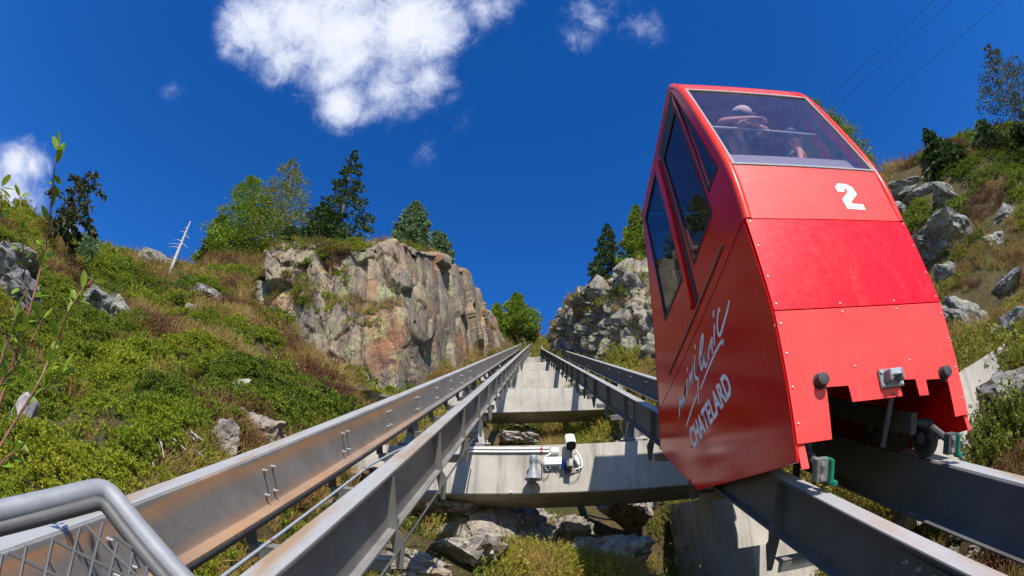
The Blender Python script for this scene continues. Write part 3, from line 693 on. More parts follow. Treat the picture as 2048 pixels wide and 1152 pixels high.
def track(label, specs, ts, fx_, top, tie_t0, tie_dt):
    root = thing('funicular_track', W(specs[0][0], 2, top), label, 'railway track', 'funicular tracks')
    girders = []
    for xo, prof, mat, gl in specs:
        g = MB().sweep(prof, [ring(xo, top, fx_, t) for t in ts]).build('rail_girder', MT[mat], root, smooth=True, sharp=.7)
        g['label'] = gl
        # worn running strip on the upper flange
        x0, x1 = min(p[0] for p in prof if p[1] == 0), max(p[0] for p in prof if p[1] == 0)
        MB().sweep([(x0 + .01, -.004), (x1 - .004, -.004), (x1 - .004, .003), (x0 + .01, .003)], [ring(xo, top, fx_, t) for t in ts]).build('running_face', MT['worn_rail'], g)
        girders.append(g)
    xa, xb = sorted(s[0] for s in specs)
    tie = MB().box((0, 0, 0), (xb - xa + .02, .10, .014)).box((0, -.043, -.05), (xb - xa + .02, .014, .10)).mesh('cross_tie', MT['galvanised'])
    post = MB().box((0, 0, 0), (.10, .012, .26)).box((.0, .05, 0), (.012, .10, .26)).mesh('tie_post', MT['dark_steel'])
    sg = 1 if specs[1][0] < 0 else -1
    # stiffener: a tapered folded plate on the camera side of the inner girder, hanging below it to carry the tie
    q = lambda x, n, y=0: (sg*x, y, -n)
    st = MB().prism([q(.012, .03), q(.085, .03), q(.085, .46), q(.135, .56), q(.10, .80), q(.055, .80), q(.012, .50)], [q(.012, .03, .012), q(.085, .03, .012), q(.085, .46, .012), q(.135, .56, .012), q(.10, .80, .012), q(.055, .80, .012), q(.012, .50, .012)])
    st.prism([q(.055, .40, .004), q(.067, .40, .004), q(.067, .80, .004), q(.055, .80, .004)], [q(.055, .40, .14), q(.067, .40, .14), q(.067, .80, .09), q(.055, .80, .09)])
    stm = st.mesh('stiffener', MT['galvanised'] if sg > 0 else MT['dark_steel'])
    RM = Matrix.Rotation(SLOPE, 3, 'X')
    inner = girders[1] if abs(specs[1][0]) < abs(specs[0][0]) else girders[0]; outer = girders[0] if inner is girders[1] else girders[1]
    xi = specs[1][0] if inner is girders[1] else specs[0][0]; xo = specs[0][0] if inner is girders[1] else specs[1][0]
    t = tie_t0
    far_tie = MB()
    while t < 140:
        xm = (xa + xb)/2 + fx_(t)
        if t < 66:
            place('cross_tie', tie, root, W(xm, t, top + .72), RM)
            place('tie_post', post, outer, W(xo + fx_(t), t, top + DEP + .12), RM)
            place('stiffener', stm, inner, W(xi + fx_(t), t - .02, top), RM)
        else: far_tie.box(W(xm, t, top + .72), (xb - xa, .10, .10), RM)
        t += tie_dt
    f = far_tie.build('cross_tie', MT['galvanised'], root); f['kind'] = 'stuff'
    return root, girders
LT, LG = track('empty left funicular track, rust streaked girder with ladder like ties', [(-2.40, P_LO, 'galvanised_rusty', 'rust streaked outer girder with bolt studs'), (-1.18, P_I, 'galvanised', 'dark inner girder with worn bright top')], TS_L, xl_, TOP_L, 2.06, 2.04)
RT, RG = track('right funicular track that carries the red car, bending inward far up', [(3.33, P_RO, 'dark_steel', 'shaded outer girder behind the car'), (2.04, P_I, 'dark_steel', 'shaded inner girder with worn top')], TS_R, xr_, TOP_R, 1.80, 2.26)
# studs through the web of the rusty girder
stud = MB().lathe((0, 0, 0), (1, 0, 0), [(-.02, .016), (.012, .016), (.013, .010), (.048, .010)], 8).mesh('bolt', MT['stainless'])
for k in range(-1, 9):
    for dt in (0, .17):
        for dn in (.135, .36):
            t = 2.32 + 2.09*k + dt; place('bolt', stud, LG[0], W(-2.372 + xl_(t), t, TOP_L + dn))
stud2 = MB().lathe((0, 0, 0), (-1, 0, 0), [(-.02, .014), (.012, .014), (.013, .009), (.03, .009)], 8).mesh('bolt', MT['stainless'])
for k in range(1, 9):
    for dt in (0, .17):
        for dn in (.12, .36):
            t = 4.3 + 2.09*k + dt; place('bolt', stud2, RG[0], W(3.302 + xr_(t), t, TOP_R + dn))
# splice plates with bolts on the right inner girder
for tt in (2.15, 10.4):
    sp = MB().box((0, 0, 0), (.014, .55, .34), Matrix.Rotation(SLOPE, 3, 'X')); sp.v = [v + W(2.025 + xr_(tt), tt, TOP_R + .24) for v in sp.v]
    s_ = sp.build('splice_plate', MT['dark_steel'], RG[1])
    for dt in (-.2, -.07, .07, .2):
        for dn in (.12, .36): place('bolt', stud2, RG[1], W(2.015 + xr_(tt), tt + dt, TOP_R + dn))
# brackets that seat the girders on the beams
def bracket(root, x, k, top, mat, sg):
    y, z = BY + 8.37*k, BZ + 5.477*k + (.10 if k else 0)
    o = MB().box((x, y + .38, z + .055), (.30, .42, .11)).build('bearing_block', MT['dark_steel'], root)
    bp = MB().box((x, y + .38, z + .123), (.50, .40, .026)).build('base_plate', MT['galvanised'], o)
    tt = (y + .38)*CS + z*SN; zt = W(0, tt, top + DEP - .02).z + .06
    q = [(x - .15, z + .136), (x + .15, z + .136), (x + .07, zt), (x - .07, zt)]
    MB().prism([(a, y + .30, b) for a, b in q], [(a, y + .318, b) for a, b in q]).box((x, y + .38, (z + .136 + zt)/2), (.02, .15, zt - z - .136)).build('bracket_column', MT[mat], root)
    if k < 2:
        for sx in (-.19, .19):
            for sy in (-.13, .13): MB().lathe((x + sx, y + .38 + sy, z + .13), (0, 0, 1), [(0, .028), (.03, .028), (.031, .014), (.075, .014)], 8).build('anchor_bolt', MT['stainless'], bp)
    MB().box((x + sg*.30, y + .42, z + .20), (.42, .10, .09)).build('spacer_arm', MT['galvanised'], root)
for k in range(7):
    tt = (BY + 8.37*k)*CS + (BZ + 5.477*k)*SN
    bracket(LT, -1.18 + xl_(tt), k, TOP_L, 'galvanised', -1); bracket(LT, -2.40 + xl_(tt), k, TOP_L, 'galvanised', 1)
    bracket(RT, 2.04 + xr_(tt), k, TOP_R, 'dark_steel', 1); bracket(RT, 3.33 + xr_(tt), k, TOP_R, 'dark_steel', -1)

# rope and conduits along the left track
def line(name, pts, r, mat, label, cat, seg=8): return tag(MB().tube(pts, r, seg).build(name, MT[mat], None, tuple(pts[0]), smooth=True, sharp=1.2), label, cat)
line('haul_rope', [W(-1.95 + xl_(t), t, 1.30) for t in (-2, 20, 60, 145)], .016, 'black_cable', 'black haul rope running up between the left girders', 'rope')
line('haul_rope', [W(-2.02 + xl_(t), t, 1.36) for t in (-2, 20, 60, 145)], .012, 'black_cable', 'second thinner black rope beside the haul rope', 'rope')
cp_ = [W(-1.68, t, 1.30) for t in (-1, 2, 4, 5.6)] + [W(-1.60, 6.3, 1.30), W(-1.50, 6.8, 1.30), W(-1.38, 7.1, 1.36), W(-1.30, 7.25, 1.55)]
line('cable_conduit', cp_, .013, 'grey_cable', 'grey conduit beside the black rope, bending under the girder', 'conduit')
line('cable_conduit', [W(-1.09 + xl_(t), t, 1.62) for t in (-1, 8.9)] + [W(-1.02, 9.6, 1.74)], .011, 'dark_steel', 'thin grey conduit below the inner girder stiffeners', 'conduit')
for t in (3.2, 5.4): tag(MB().lathe(W(-1.68, t - .025, 1.30), tuple(T), [(0, .018), (.03, .018)], 10).build('cable_clip', MT['stem_red'], None, tuple(W(-1.68, t, 1.30))), 'small brown clip on the grey conduit between the left girders', 'clip', 'brown clips on the grey conduit')

# ------------------------------------------------------------------ equipment on the near beam (front face at y = BY)
Y0 = BY - .001
def fp(px, py, d=0.0): return ony(px, py, Y0 - d)
# loudspeaker
c0 = fp(1067, 945, .20); ls = thing('loudspeaker', (c0.x, Y0, c0.z - .1), 'grey horn loudspeaker on the concrete beam', 'loudspeaker')
ax = Vector((-.02, .12, -1)).normalized()
top_ = fp(1067, 911, .22)
MB().lathe(top_, ax, [(0, .055), (.02, .068), (.13, .070), (.14, .058), (.20, .062), (.27, .078), (.34, .105), (.40, .145), (.425, .152), (.43, .146), (.40, .135), (.34, .09), (.25, .03), (.24, .001)], 28).build('horn', MT['grey_plastic'], ls, smooth=True, sharp=.9)
MB().lathe(top_ + ax*.14, ax, [(0, .064), (.012, .064)], 20).build('band', MT['stainless'], ls)
MB().box((top_.x, (top_.y + Y0)/2, top_.z - .14), (.05, abs(Y0 - top_.y), .03)).box((top_.x, Y0 - .008, top_.z - .14), (.09, .014, .16)).build('bracket', MT['stainless'], ls)
# junction boxes
c = fp(1106, 924, .06); jb = thing('junction_box', (c.x, Y0, c.z), 'wide white junction box with cables on the concrete beam', 'box')
MB().box((c.x, Y0 - .06, c.z), (.30, .12, .15)).build('housing', MT['white_plastic'], jb, bevel=.008)
MB().box((c.x, Y0 - .125, c.z), (.285, .012, .135)).build('cover', MT['white_plastic'], jb, bevel=.004)
for sx in (-.12, -.05, .12): MB().lathe((c.x + sx, Y0 - .06, c.z - .074), (0, 0, -1), [(0, .018), (.03, .018), (.032, .012), (.05, .012)], 10).build('cable_gland', MT['white_plastic'], jb)
c2 = fp(1110, 902, .04); j2 = thing('junction_box', (c2.x, Y0, c2.z), 'small white junction box above the wide one', 'box')
MB().box((c2.x, Y0 - .04, c2.z), (.13, .08, .10)).build('housing', MT['white_plastic'], j2, bevel=.006); MB().box((c2.x, Y0 - .084, c2.z), (.11, .01, .08)).build('cover', MT['white_plastic'], j2, bevel=.003)
# security camera on its post
cc = fp(1141, 886, .30); sc_ = thing('security_camera', (cc.x, Y0, cc.z - .5), 'white security camera on a short post in front of the beam', 'security camera')
MC = Matrix.Rotation(math.radians(40), 3, 'X')
hb = MB(); prof = []
for i in range(20):
    a = 2*math.pi*i/20; sx = math.copysign(abs(math.cos(a))**.6, math.cos(a))*.082; sz = math.copysign(abs(math.sin(a))**.6, math.sin(a))*.085; prof.append((sx, sz))
hc = Vector((cc.x, Y0 - .30, cc.z))
hb.prism([hc + MC @ Vector((p[0], -.13, p[1])) for p in prof], [hc + MC @ Vector((p[0], .24, p[1])) for p in prof]).build('housing', MT['white_plastic'], sc_, smooth=True)
MB().prism([hc + MC @ Vector((p[0]*1.0, -.134, p[1]*.98 - .002)) for p in prof], [hc + MC @ Vector((p[0]*1.0, -.13, p[1]*.98 - .002)) for p in prof]).build('front_rim', MT['black_rubber'], sc_)
MB().prism([hc + MC @ Vector((p[0]*.62, -.138, p[1]*.62)) for p in prof], [hc + MC @ Vector((p[0]*.62, -.134, p[1]*.62)) for p in prof]).build('lens_window', MT['dark_interior'], sc_)
vz = [p for p in prof if p[1] > -.01]; vz.sort(key=lambda p: -p[0])
MB().prism([hc + MC @ Vector((p[0]*1.10, -.20, p[1]*1.12 + .006)) for p in vz] + [hc + MC @ Vector((p[0]*1.02, -.20, p[1]*1.03)) for p in vz[::-1]], [hc + MC @ Vector((p[0]*1.10, .22, p[1]*1.12 + .006)) for p in vz] + [hc + MC @ Vector((p[0]*1.02, .22, p[1]*1.03)) for p in vz[::-1]]).build('sun_shield', MT['white_plastic'], sc_, smooth=True, sharp=.8)
MB().box((cc.x - .005, Y0 - .24, cc.z - .24), (.06, .06, .34)).build('post', MT['galvanised'], sc_, bevel=.005)
MB().box((cc.x - .03, Y0 - .13, cc.z - .36), (.09, .26, .10)).box((cc.x - .03, Y0 - .01, cc.z - .36), (.16, .02, .22)).build('wall_arm', MT['dark_steel'], sc_, bevel=.004)
# connectors and cables
c3 = fp(1126, 927, .1); tag(MB().lathe((c3.x, c3.y, c3.z + .07), (0, 0, -1), [(0, .02), (.02, .034), (.14, .034), (.16, .022), (.20, .014)], 12).build('plug', MT['blue_plastic'], None, tuple(c3), smooth=True), 'blue cable plug between junction box and camera post', 'plug')
c4 = fp(1154, 920, .08); tag(MB().lathe((c4.x - .03, c4.y, c4.z + .08), (.35, 0, -1), [(0, .03), (.05, .03), (.052, .042), (.11, .042), (.112, .034), (.17, .034), (.19, .02)], 12).build('plug', MT['white_plastic'], None, tuple(c4), smooth=True), 'white cable plug on the right of the camera post', 'plug')
def spline(pts, n=10):
    pts = [Vector(p) for p in pts]; out = []
    for i in range(len(pts) - 1):
        p0, p1, p2, p3 = pts[max(i-1, 0)], pts[i], pts[i+1], pts[min(i+2, len(pts)-1)]
        for j in range(n):
            t = j/n; out.append(.5*((2*p1) + (p2 - p0)*t + (2*p0 - 5*p1 + 4*p2 - p3)*t*t + (3*p1 - p0 - 3*p2 + p3)*t**3))
    return out + [pts[-1]]
Z4 = lambda x, y: (880 + x/4.655, 840 + y/4.655)
def wire(pts, r, mat, label, d=.03): line('cable', spline([fp(*Z4(*p), d) for p in pts]), r, mat, label, 'cable', 6)
wire([(1035, 310), (985, 340), (963, 395), (975, 445), (1000, 470), (1022, 455), (1022, 425)], .012, 'white_plastic', 'white cable looping from the conduits round the wide junction box')
wire([(1262, 280), (1300, 330), (1322, 390), (1312, 440), (1255, 460)], .012, 'white_plastic', 'white cable looping round the white plug', .06)
wire([(905, 365), (945, 400), (948, 470), (950, 530), (975, 550), (1005, 520), (1016, 465)], .006, 'black_cable', 'thin black cable from loudspeaker to junction box')
wire([(1060, 450), (1090, 485), (1120, 470)], .005, 'black_cable', 'short black cable under the wide junction box')
wire([(1150, 490), (1190, 500), (1240, 480), (1300, 450)], .006, 'grey_cable', 'grey cable under the camera arm', .05)
wire([(1200, 580), (1250, 570), (1285, 540), (1306, 480), (1310, 430)], .005, 'black_cable', 'thin black cable hanging below the white plug')
for i, yy in enumerate((262, 293)):
    p0, p1 = fp(*Z4(228, yy), .03), fp(*Z4(1015, yy), .03)
    r_ = thing('conduit', tuple(p0), ('upper' if i == 0 else 'lower') + ' pale conduit pipe clipped along the top of the near beam', 'conduit')
    MB().tube([p0, p1], .020, 10).build('pipe', MT['white_plastic'], r_, smooth=True, sharp=1.2)
    for xx in (258, 945): q0 = fp(*Z4(xx, yy), .03); MB().tube([q0 - Vector((.018, 0, 0)), q0 + Vector((.018, 0, 0))], .027, 10).box(q0 + Vector((0, .015, 0)), (.03, .04, .06)).build('clamp', MT['red_plastic'], r_)
tag(MB().lathe(fp(1022, 985, .0), (0, -1, 0), [(0, .022), (.03, .022), (.031, .012), (.05, .012)], 10).build('anchor_bolt', MT['stainless'], None, tuple(fp(1022, 985))), 'single bolt head near the lower edge of the near beam', 'bolt')

# ------------------------------------------------------------------ platform and guard rail by the camera
tag(MB().box((-.35, -.6, -.83), (1.3, 3.0, .20)).build('viewing_platform', MT['galvanised'], None, (-.35, -.6, -.93), bevel=.01), 'galvanised steel viewing platform behind the guard rail', 'platform')
r0, r1, r2 = atd(-260, 1075, 1.0), atd(212, 975, 1.12), atd(470, 1262, 1.02)
gr = thing('guard_rail', (r1.x, r1.y, -.73), 'galvanised tube guard rail with wire mesh at the platform edge', 'railing')
def arc(a, b, c, r=.03):
    d0, d1 = (a - b).normalized(), (c - b).normalized(); return [b + d0*r*(1 - s)**2 + d1*r*s**2 for s in (0, .25, .5, .75, 1)]
MB().tube([r0] + arc(r0, r1, r2) + [r2], .0215, 20).build('hand_rail', MT['handrail_zinc'], gr, smooth=True, sharp=1.2)
pl_n = (r0 - r1).cross(r2 - r1).normalized(); dn0 = ((r0 - r1).normalized() + (r2 - r1).normalized()).normalized()
i0, i1, i2 = r0 + Vector((0, 0, -.031)), r1 + dn0*.036, r2 + (r0 - r1).normalized()*.033
MB().tube([i0] + arc(i0, i1, i2, .02) + [i2], .014, 12).build('mesh_frame', MT['dark_steel'], gr, smooth=True, sharp=1.2)
ua, ub = (i0 - i1), (i2 - i1)
def bary(p, q): return i1 + ua*p + ub*q
def px3(px, py):                                      # the pixel's ray on the mesh plane
    r = Vector(ray(px, py)); return r*(i1.dot(pl_n)/r.dot(pl_n))
Zr = lambda x, y: px3(x/4.452, 900 + y/4.452)
for (p, q) in [((235, 850), (150, 1300)), ((470, 790), (365, 1300)), ((710, 695), (560, 1350)), ((915, 650), (760, 1300)), ((1045, 830), (940, 1250)), ((1180, 920), (1120, 1250)), ((1310, 1040), (1280, 1200)), ((20, 930), (-50, 1300)),
               ((760, 670), (1450, 1080 + 250)), ((480, 800), (1250, 1180)), ((80, 910), (700, 1210)), ((-250, 1000), (250, 1260)), ((1010, 760), (1180, 880))]:
    MB().tube([Zr(*p), Zr(*q)], .0035, 6).build('mesh_wire', MT['dark_steel'], gr)
for p in (r0, r2): MB().tube([p, (p.x, p.y, -.73)], .0215, 14).build('post', MT['galvanised'], gr, smooth=True, sharp=1.2)
CAR_K = 1.11                                # the car and its passengers are modelled in units of 1.11 m
TOP_R, xi_c, xo_c = 1.06, 1.84, 3.0         # rail tops in those units
# ------------------------------------------------------------------ the red car (side planes X0 and X1, side profile in y, z)
X0, X1 = 1.60, 3.16
CF = [(3.09, 1.04), (2.91, 2.03), (2.875, 2.84), (2.84, 3.40), (3.13, 5.00), (3.33, 5.42)]      # the front from the bottom up
n_before = set(o.name for o in COL.objects)
car = thing('funicular_car', W(2.38, 4.2, 1.06), 'red funicular car numbered 2 with passengers on the right track', 'funicular car')
LOW = [(3.105, 1.03), (5.39, 1.62), (6.72, 2.57), (6.76, 2.68), (6.62, 3.10), (2.905, 2.855), (2.925, 2.03)]
UPP = [(2.905, 2.875), (6.615, 3.12), (5.70, 5.74), (3.37, 5.43), (3.165, 5.00), (2.875, 3.40)]
WA = [(3.345, 5.25), (3.03, 3.60), (3.335, 3.65)]
WB = [(3.44, 5.06), (4.24, 5.18), (4.19, 3.53), (3.44, 3.46)]
WC = [(4.65, 5.42), (5.58, 5.52), (5.60, 3.84), (4.63, 3.70)]
def inset(poly, d):
    n = len(poly); cx = sum(p[0] for p in poly)/n; cy = sum(p[1] for p in poly)/n; out = []
    ar = sum(poly[i][0]*poly[(i+1) % n][1] - poly[(i+1) % n][0]*poly[i][1] for i in range(n)); s = 1 if ar > 0 else -1
    for i in range(n):
        p0, p1, p2 = Vector(poly[i-1]), Vector(poly[i]), Vector(poly[(i+1) % n])
        e0, e1 = (p1 - p0).normalized(), (p2 - p1).normalized(); n0, n1 = Vector((-e0.y, e0.x))*s, Vector((-e1.y, e1.x))*s
        m = (n0 + n1); m = m/max(m.length_squared/2, .15); out.append((p1.x + m.x*d, p1.y + m.y*d))
    return out
for side, xs, sg in (('left', X0, 1), ('right', X1, -1)):
    t3 = lambda u, v, d, xs=xs, sg=sg: (xs + sg*d, u, v)
    low = plate(LOW, [], lambda u, v, d, xs=xs, sg=sg: (xs - sg*.006 + sg*d, u, v), .03).build('skirt_panel', MT['red_gloss'], car, bevel=.003)
    up = plate(UPP, [WA, WB, WC], t3, .035).build('side_wall', MT['red_gloss'], car, bevel=.003)
    for wpoly in (WA, WB, WC):
        wd = plate(inset(wpoly, -.022), [inset(wpoly, .018)], lambda u, v, d, xs=xs, sg=sg: (xs - sg*.005 + sg*d, u, v), .018).build('window_seal', MT['black_rubber'], up)
        plate(inset(wpoly, -.004), [], lambda u, v, d, xs=xs, sg=sg: (xs + sg*.010 + sg*d, u, v), .005).build('window_pane', MT['side_glass'], wd)
    dr = plate([(4.30, 5.30), (4.36, 5.31), (4.44, 3.19), (4.30, 3.17)], [], lambda u, v, d, xs=xs, sg=sg: (xs - sg*.004 + sg*d, u, v), .010).build('door_gap', MT['black_rubber'], up)
    MB().prism([(xs - sg*.03, y, z) for y, z in ((4.37, 5.34), (4.58, 5.37), (4.56, 3.22), (4.46, 3.20))], [(xs + sg*.0, y, z) for y, z in ((4.37, 5.34), (4.58, 5.37), (4.56, 3.22), (4.46, 3.20))]).build('door_post', MT['red_gloss'], up, bevel=.012)
    plate([(3.36, 5.32), (4.36, 5.42), (4.25, 5.20), (3.46, 5.08)], [], lambda u, v, d, xs=xs, sg=sg: (xs - sg*.003 + sg*d, u, v), .008).build('recess_shade', MT['black_rubber'], up)  # black plate standing in for the shade of the recess above the window
    MB().tube([(xs - sg*.008, 3.41, 3.055), (xs - sg*.008, 5.87, 3.225)], .011, 8).build('door_track', MT['frame_grey'], up)
    # rounded corner post following the front
    pts = spline([(xs + sg*.030, y + .028, z) for y, z in [(2.875, 2.85), (2.84, 3.40), (2.965, 4.2), (3.13, 5.00), (3.30, 5.36)]], 6)
    MB().tube(pts + [Vector((xs + sg*.030, 3.42, 5.405)), Vector((xs + sg*.030, 5.66, 5.715))], .040, 14).build('corner_post', MT['red_post'], car, smooth=True, sharp=1.2)
    MB().tube([(xs + sg*.03, 5.66, 5.715), (xs + sg*.03, 6.60, 3.1)], .034, 12).build('rear_post', MT['red_gloss'], car, smooth=True, sharp=1.2)
# roof, back, floor, deck added against sunlight
MB().prism([(X0 + .03, 3.33, 5.43), (X1 - .03, 3.33, 5.43), (X1 - .03, 5.68, 5.755), (X0 + .03, 5.68, 5.755)], [(X0 + .03, 3.36, 5.39), (X1 - .03, 3.36, 5.39), (X1 - .03, 5.66, 5.71), (X0 + .03, 5.66, 5.71)]).build('roof', MT['red_sheen'], car)
bk = lambda u, v, d: (u, 6.755 - (v - 2.68)*.347 - d, v)
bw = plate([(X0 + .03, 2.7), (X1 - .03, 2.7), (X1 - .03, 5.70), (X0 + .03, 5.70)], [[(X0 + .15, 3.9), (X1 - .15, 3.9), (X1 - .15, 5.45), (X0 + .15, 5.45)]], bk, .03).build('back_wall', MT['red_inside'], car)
plate([(X0 + .15, 3.9), (X1 - .15, 3.9), (X1 - .15, 5.45), (X0 + .15, 5.45)], [], lambda u, v, d: bk(u, v, .012 + d), .005).build('window_pane', MT['side_glass'], bw)
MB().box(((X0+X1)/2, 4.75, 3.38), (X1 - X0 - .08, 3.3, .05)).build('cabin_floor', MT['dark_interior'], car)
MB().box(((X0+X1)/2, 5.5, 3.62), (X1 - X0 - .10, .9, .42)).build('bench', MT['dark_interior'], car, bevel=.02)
MB().prism([(X0 + .04, 2.93, 3.40), (X1 - .04, 2.93, 3.40), (X1 - .04, 3.05, 3.82), (X0 + .04, 3.05, 3.82)], [(X0 + .04, 3.24, 3.40), (X1 - .04, 3.24, 3.40), (X1 - .04, 3.24, 3.82), (X0 + .04, 3.24, 3.82)]).build('front_ledge', MT['ledge_grey'], car, bevel=.01)
MB().tube([(X0 + .08, 3.25, 4.50), (X1 - .08, 3.25, 4.46)], .014, 10).build('hand_bar', MT['stainless'], car)
dk = [W(0, t, n) for t, n in ((3.66, .30), (7.9, .30), (7.9, .36), (3.66, .36))]
MB().prism([(X0 + .035, p.y, p.z) for p in dk], [(X1 - .035, p.y, p.z) for p in dk]).build('light_block_deck', MT['dark_interior'], car)  # dark sheet added to keep sunlight out of the car's open underside
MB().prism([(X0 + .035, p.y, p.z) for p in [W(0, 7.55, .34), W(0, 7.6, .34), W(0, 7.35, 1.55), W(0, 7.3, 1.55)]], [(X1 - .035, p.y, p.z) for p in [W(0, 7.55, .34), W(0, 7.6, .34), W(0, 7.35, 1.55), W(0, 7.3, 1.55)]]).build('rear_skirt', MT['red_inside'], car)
# front faces
def front_plane(i, inset_=0.0):
    (y0, z0), (y1, z1) = CF[i], CF[i+1]; L = math.hypot(y1 - y0, z1 - z0); d = ((y1 - y0)/L, (z1 - z0)/L); nrm = (-d[1], d[0])      # towards the camera
    return lambda u, v, dep: (u, y0 + d[0]*v - nrm[0]*(dep + inset_), z0 + d[1]*v - nrm[1]*(dep + inset_)), L, Vector((0, nrm[0], nrm[1])), Vector((0, y0, z0))
def on_front(i, px, py, off=0.0):
    f, L, nr, o = front_plane(i); o = o + nr*off; r = Vector(ray(px, py)); return r*(o.dot(nr)/r.dot(nr))
def uv_front(i, px, py):
    f, L, nr, o = front_plane(i); p = on_front(i, px, py); d = Vector((0, -nr.z, nr.y))*-1
    (y0, z0), (y1, z1) = CF[i], CF[i+1]; d = Vector((0, y1 - y0, z1 - z0)).normalized(); return (p.x, (p - o).dot(d))
f0, L0, n0_, o0 = front_plane(0); f1_, L1, n1_, o1 = front_plane(1); f2_, L2, n2_, o2 = front_plane(2); f3_, L3, n3_, o3 = front_plane(3); f4_, L4, n4_, o4 = front_plane(4)
out = [(1664.8, 882.8), (1653.9, 783), (1651, 774), (1697, 771), (1705.5, 803.7), (1805, 792), (1800, 768), (1803.5, 759.4), (1831, 758), (1839.5, 791), (1858, 790), (1852, 759), (1884.7, 757), (1896.5, 765), (1914, 848.6)]
pl0 = [(X0 + .004, L0 - .006)] + [(X0 + .004, .10)] + [uv_front(0, *p) for p in out] + [(X1 - .004, .10), (X1 - .004, L0 - .006)]
pl0[2] = (pl0[2][0], .10); pl0[-3] = (pl0[-3][0], .10)
lp = plate(pl0, [], f0, .008).build('lower_panel', MT['red_sheen'], car); lp['label'] = 'lower front panel with painted pale sheen and stepped cut outs'
MB().box((X0 + .035, CF[0][0] + .006, 1.06), (.055, .012, .17)).build('panel_tab', MT['red_sheen'], lp); MB().box((X1 - .02, CF[0][0] + .006, 1.08), (.035, .012, .13)).build('panel_tab', MT['red_sheen'], lp)
mp = plate([(X0 + .004, .004), (X1 - .004, .004), (X1 - .004, L1 - .004), (X0 + .004, L1 - .004)], [], f1_, .010).build('middle_panel', MT['red_panel'], car); mp['label'] = 'bright red screwed middle front panel'
np_ = plate([(X0 + .05, .006), (X1 - .05, .006), (X1 - .05, L2 + .02), (X0 + .05, L2 + .02)], [], f2_, .02).build('number_panel', MT['red_sheen'], car); np_['label'] = 'upper front panel with a white 2'
WS = [(X0 + .062, .03), (X1 - .062, .03), (X1 - .062, L3 - .02), (X0 + .062, L3 - .02)]
wf = plate(inset(WS, -.012), [inset(WS, .020)], lambda u, v, d: f3_(u, v, d - .014), .03).build('windscreen_frame', MT['frame_grey'], car, bevel=.004)
plate(WS, [], f3_, .006).build('windscreen', MT['windscreen_glass'], wf)
plate([(X0 + .05, -.025), (X1 - .05, -.025), (X1 - .05, L4), (X0 + .05, L4)], [], f4_, .03).build('header_panel', MT['red_sheen'], car)
# the number and the lettering
two = [(235, 190), (480, 210), (590, 262), (690, 320), (825, 530), (650, 745), (690, 810), (1010, 835), (1095, 1000), (540, 965), (370, 675), (545, 450), (490, 350), (420, 355), (445, 440), (235, 435), (150, 285)]
plate([uv_front(2, 1660 + x/15.36, 355 + y/15.36) for x, y in two], [], lambda u, v, d: f2_(u, v, d - .003), .002).build('number', MT['white_paint'], np_)
XS = X0 - .006 - .003
def sp_(x, y): return onx(1345 + x/3.6, 590 + y/3.6, XS)
strokes = [[(50, 880), (51, 800), (57, 735)], [(52, 815), (63, 765), (75, 728), (71, 775), (66, 830)], [(66, 830), (78, 765), (92, 655), (85, 720), (88, 782)],
           [(107, 598), (104, 660), (105, 725)], [(106, 550), (109, 522)], [(125, 560), (122, 620), (123, 677)], [(123, 645), (134, 575), (148, 505), (142, 570), (141, 640)],
           [(161, 430), (158, 520), (161, 580), (172, 602), (186, 590)], [(161, 388), (164, 355)],
           [(186, 592), (190, 490), (199, 385), (211, 302), (221, 295), (218, 350), (205, 430), (190, 510), (187, 600), (185, 680), (190, 782)],
           [(204, 440), (202, 500), (208, 535), (220, 500), (232, 420), (230, 480), (238, 515), (250, 480)], [(263, 368), (258, 430), (261, 470)], [(261, 415), (274, 345), (285, 315), (284, 380), (290, 422)],
           [(302, 205), (300, 290), (303, 362)], [(294, 162), (297, 108)], [(343, 112), (335, 105), (325, 160), (322, 230), (330, 280), (345, 282), (370, 200), (395, 110), (408, 40)]]
under = [[(98, 945), (150, 790), (178, 720)], [(200, 680), (270, 500), (330, 370), (364, 325), (358, 362)]]
def ribbon(mb, pts, w):
    P = spline(pts, 6); L, R = [], []
    for j, p in enumerate(P):
        d = (P[min(j+1, len(P)-1)] - P[max(j-1, 0)]).normalized(); s = Vector((0, -d.z, d.y))*w*(0.7 + .3*min(1, 3*min(j, len(P)-1-j)/len(P) + .25)); L.append(p + s); R.append(p - s)
    k = len(P); mb.add(L + R, [(j, j+1, k+j+1, k+j) for j in range(k-1)])
skl = [o for o in car.children if o.name.startswith('skirt_panel')][0]
mb = MB()
for s in strokes: ribbon(mb, [sp_(*p) for p in s], .0185)
mb.build('lettering', MT['letter_grey'], skl)['label'] = 'handwritten grey word minifunic'
mb = MB()
for s in under: ribbon(mb, [sp_(*p) for p in s], .015)
mb.build('lettering', MT['letter_grey'], skl)['label'] = 'grey underline stroke of the handwritten word'
def text_quad(body, BL, BR, TL, TR, mat, parent, name, label, off):
    cu = bpy.data.curves.new('txt', 'FONT'); cu.body = body; cu.offset = off; cu.space_character = 1.04
    to = bpy.data.objects.new('txt', cu); COL.objects.link(to)
    dg = bpy.context.evaluated_depsgraph_get(); me = bpy.data.meshes.new_from_object(to.evaluated_get(dg))
    bpy.data.objects.remove(to); xs = [v.co.x for v in me.vertices]; ys = [v.co.y for v in me.vertices]
    x0, x1, y0, y1 = min(xs), max(xs), min(ys), max(ys)
    for v in me.vertices:
        a, b = (v.co.x - x0)/(x1 - x0), (v.co.y - y0)/(y1 - y0)
        v.co = (BL*(1-a) + BR*a)*(1-b) + (TL*(1-a) + TR*a)*b
    me.materials.clear(); me.materials.append(mat); me.name = name; o = link(name, me, parent); o['label'] = label
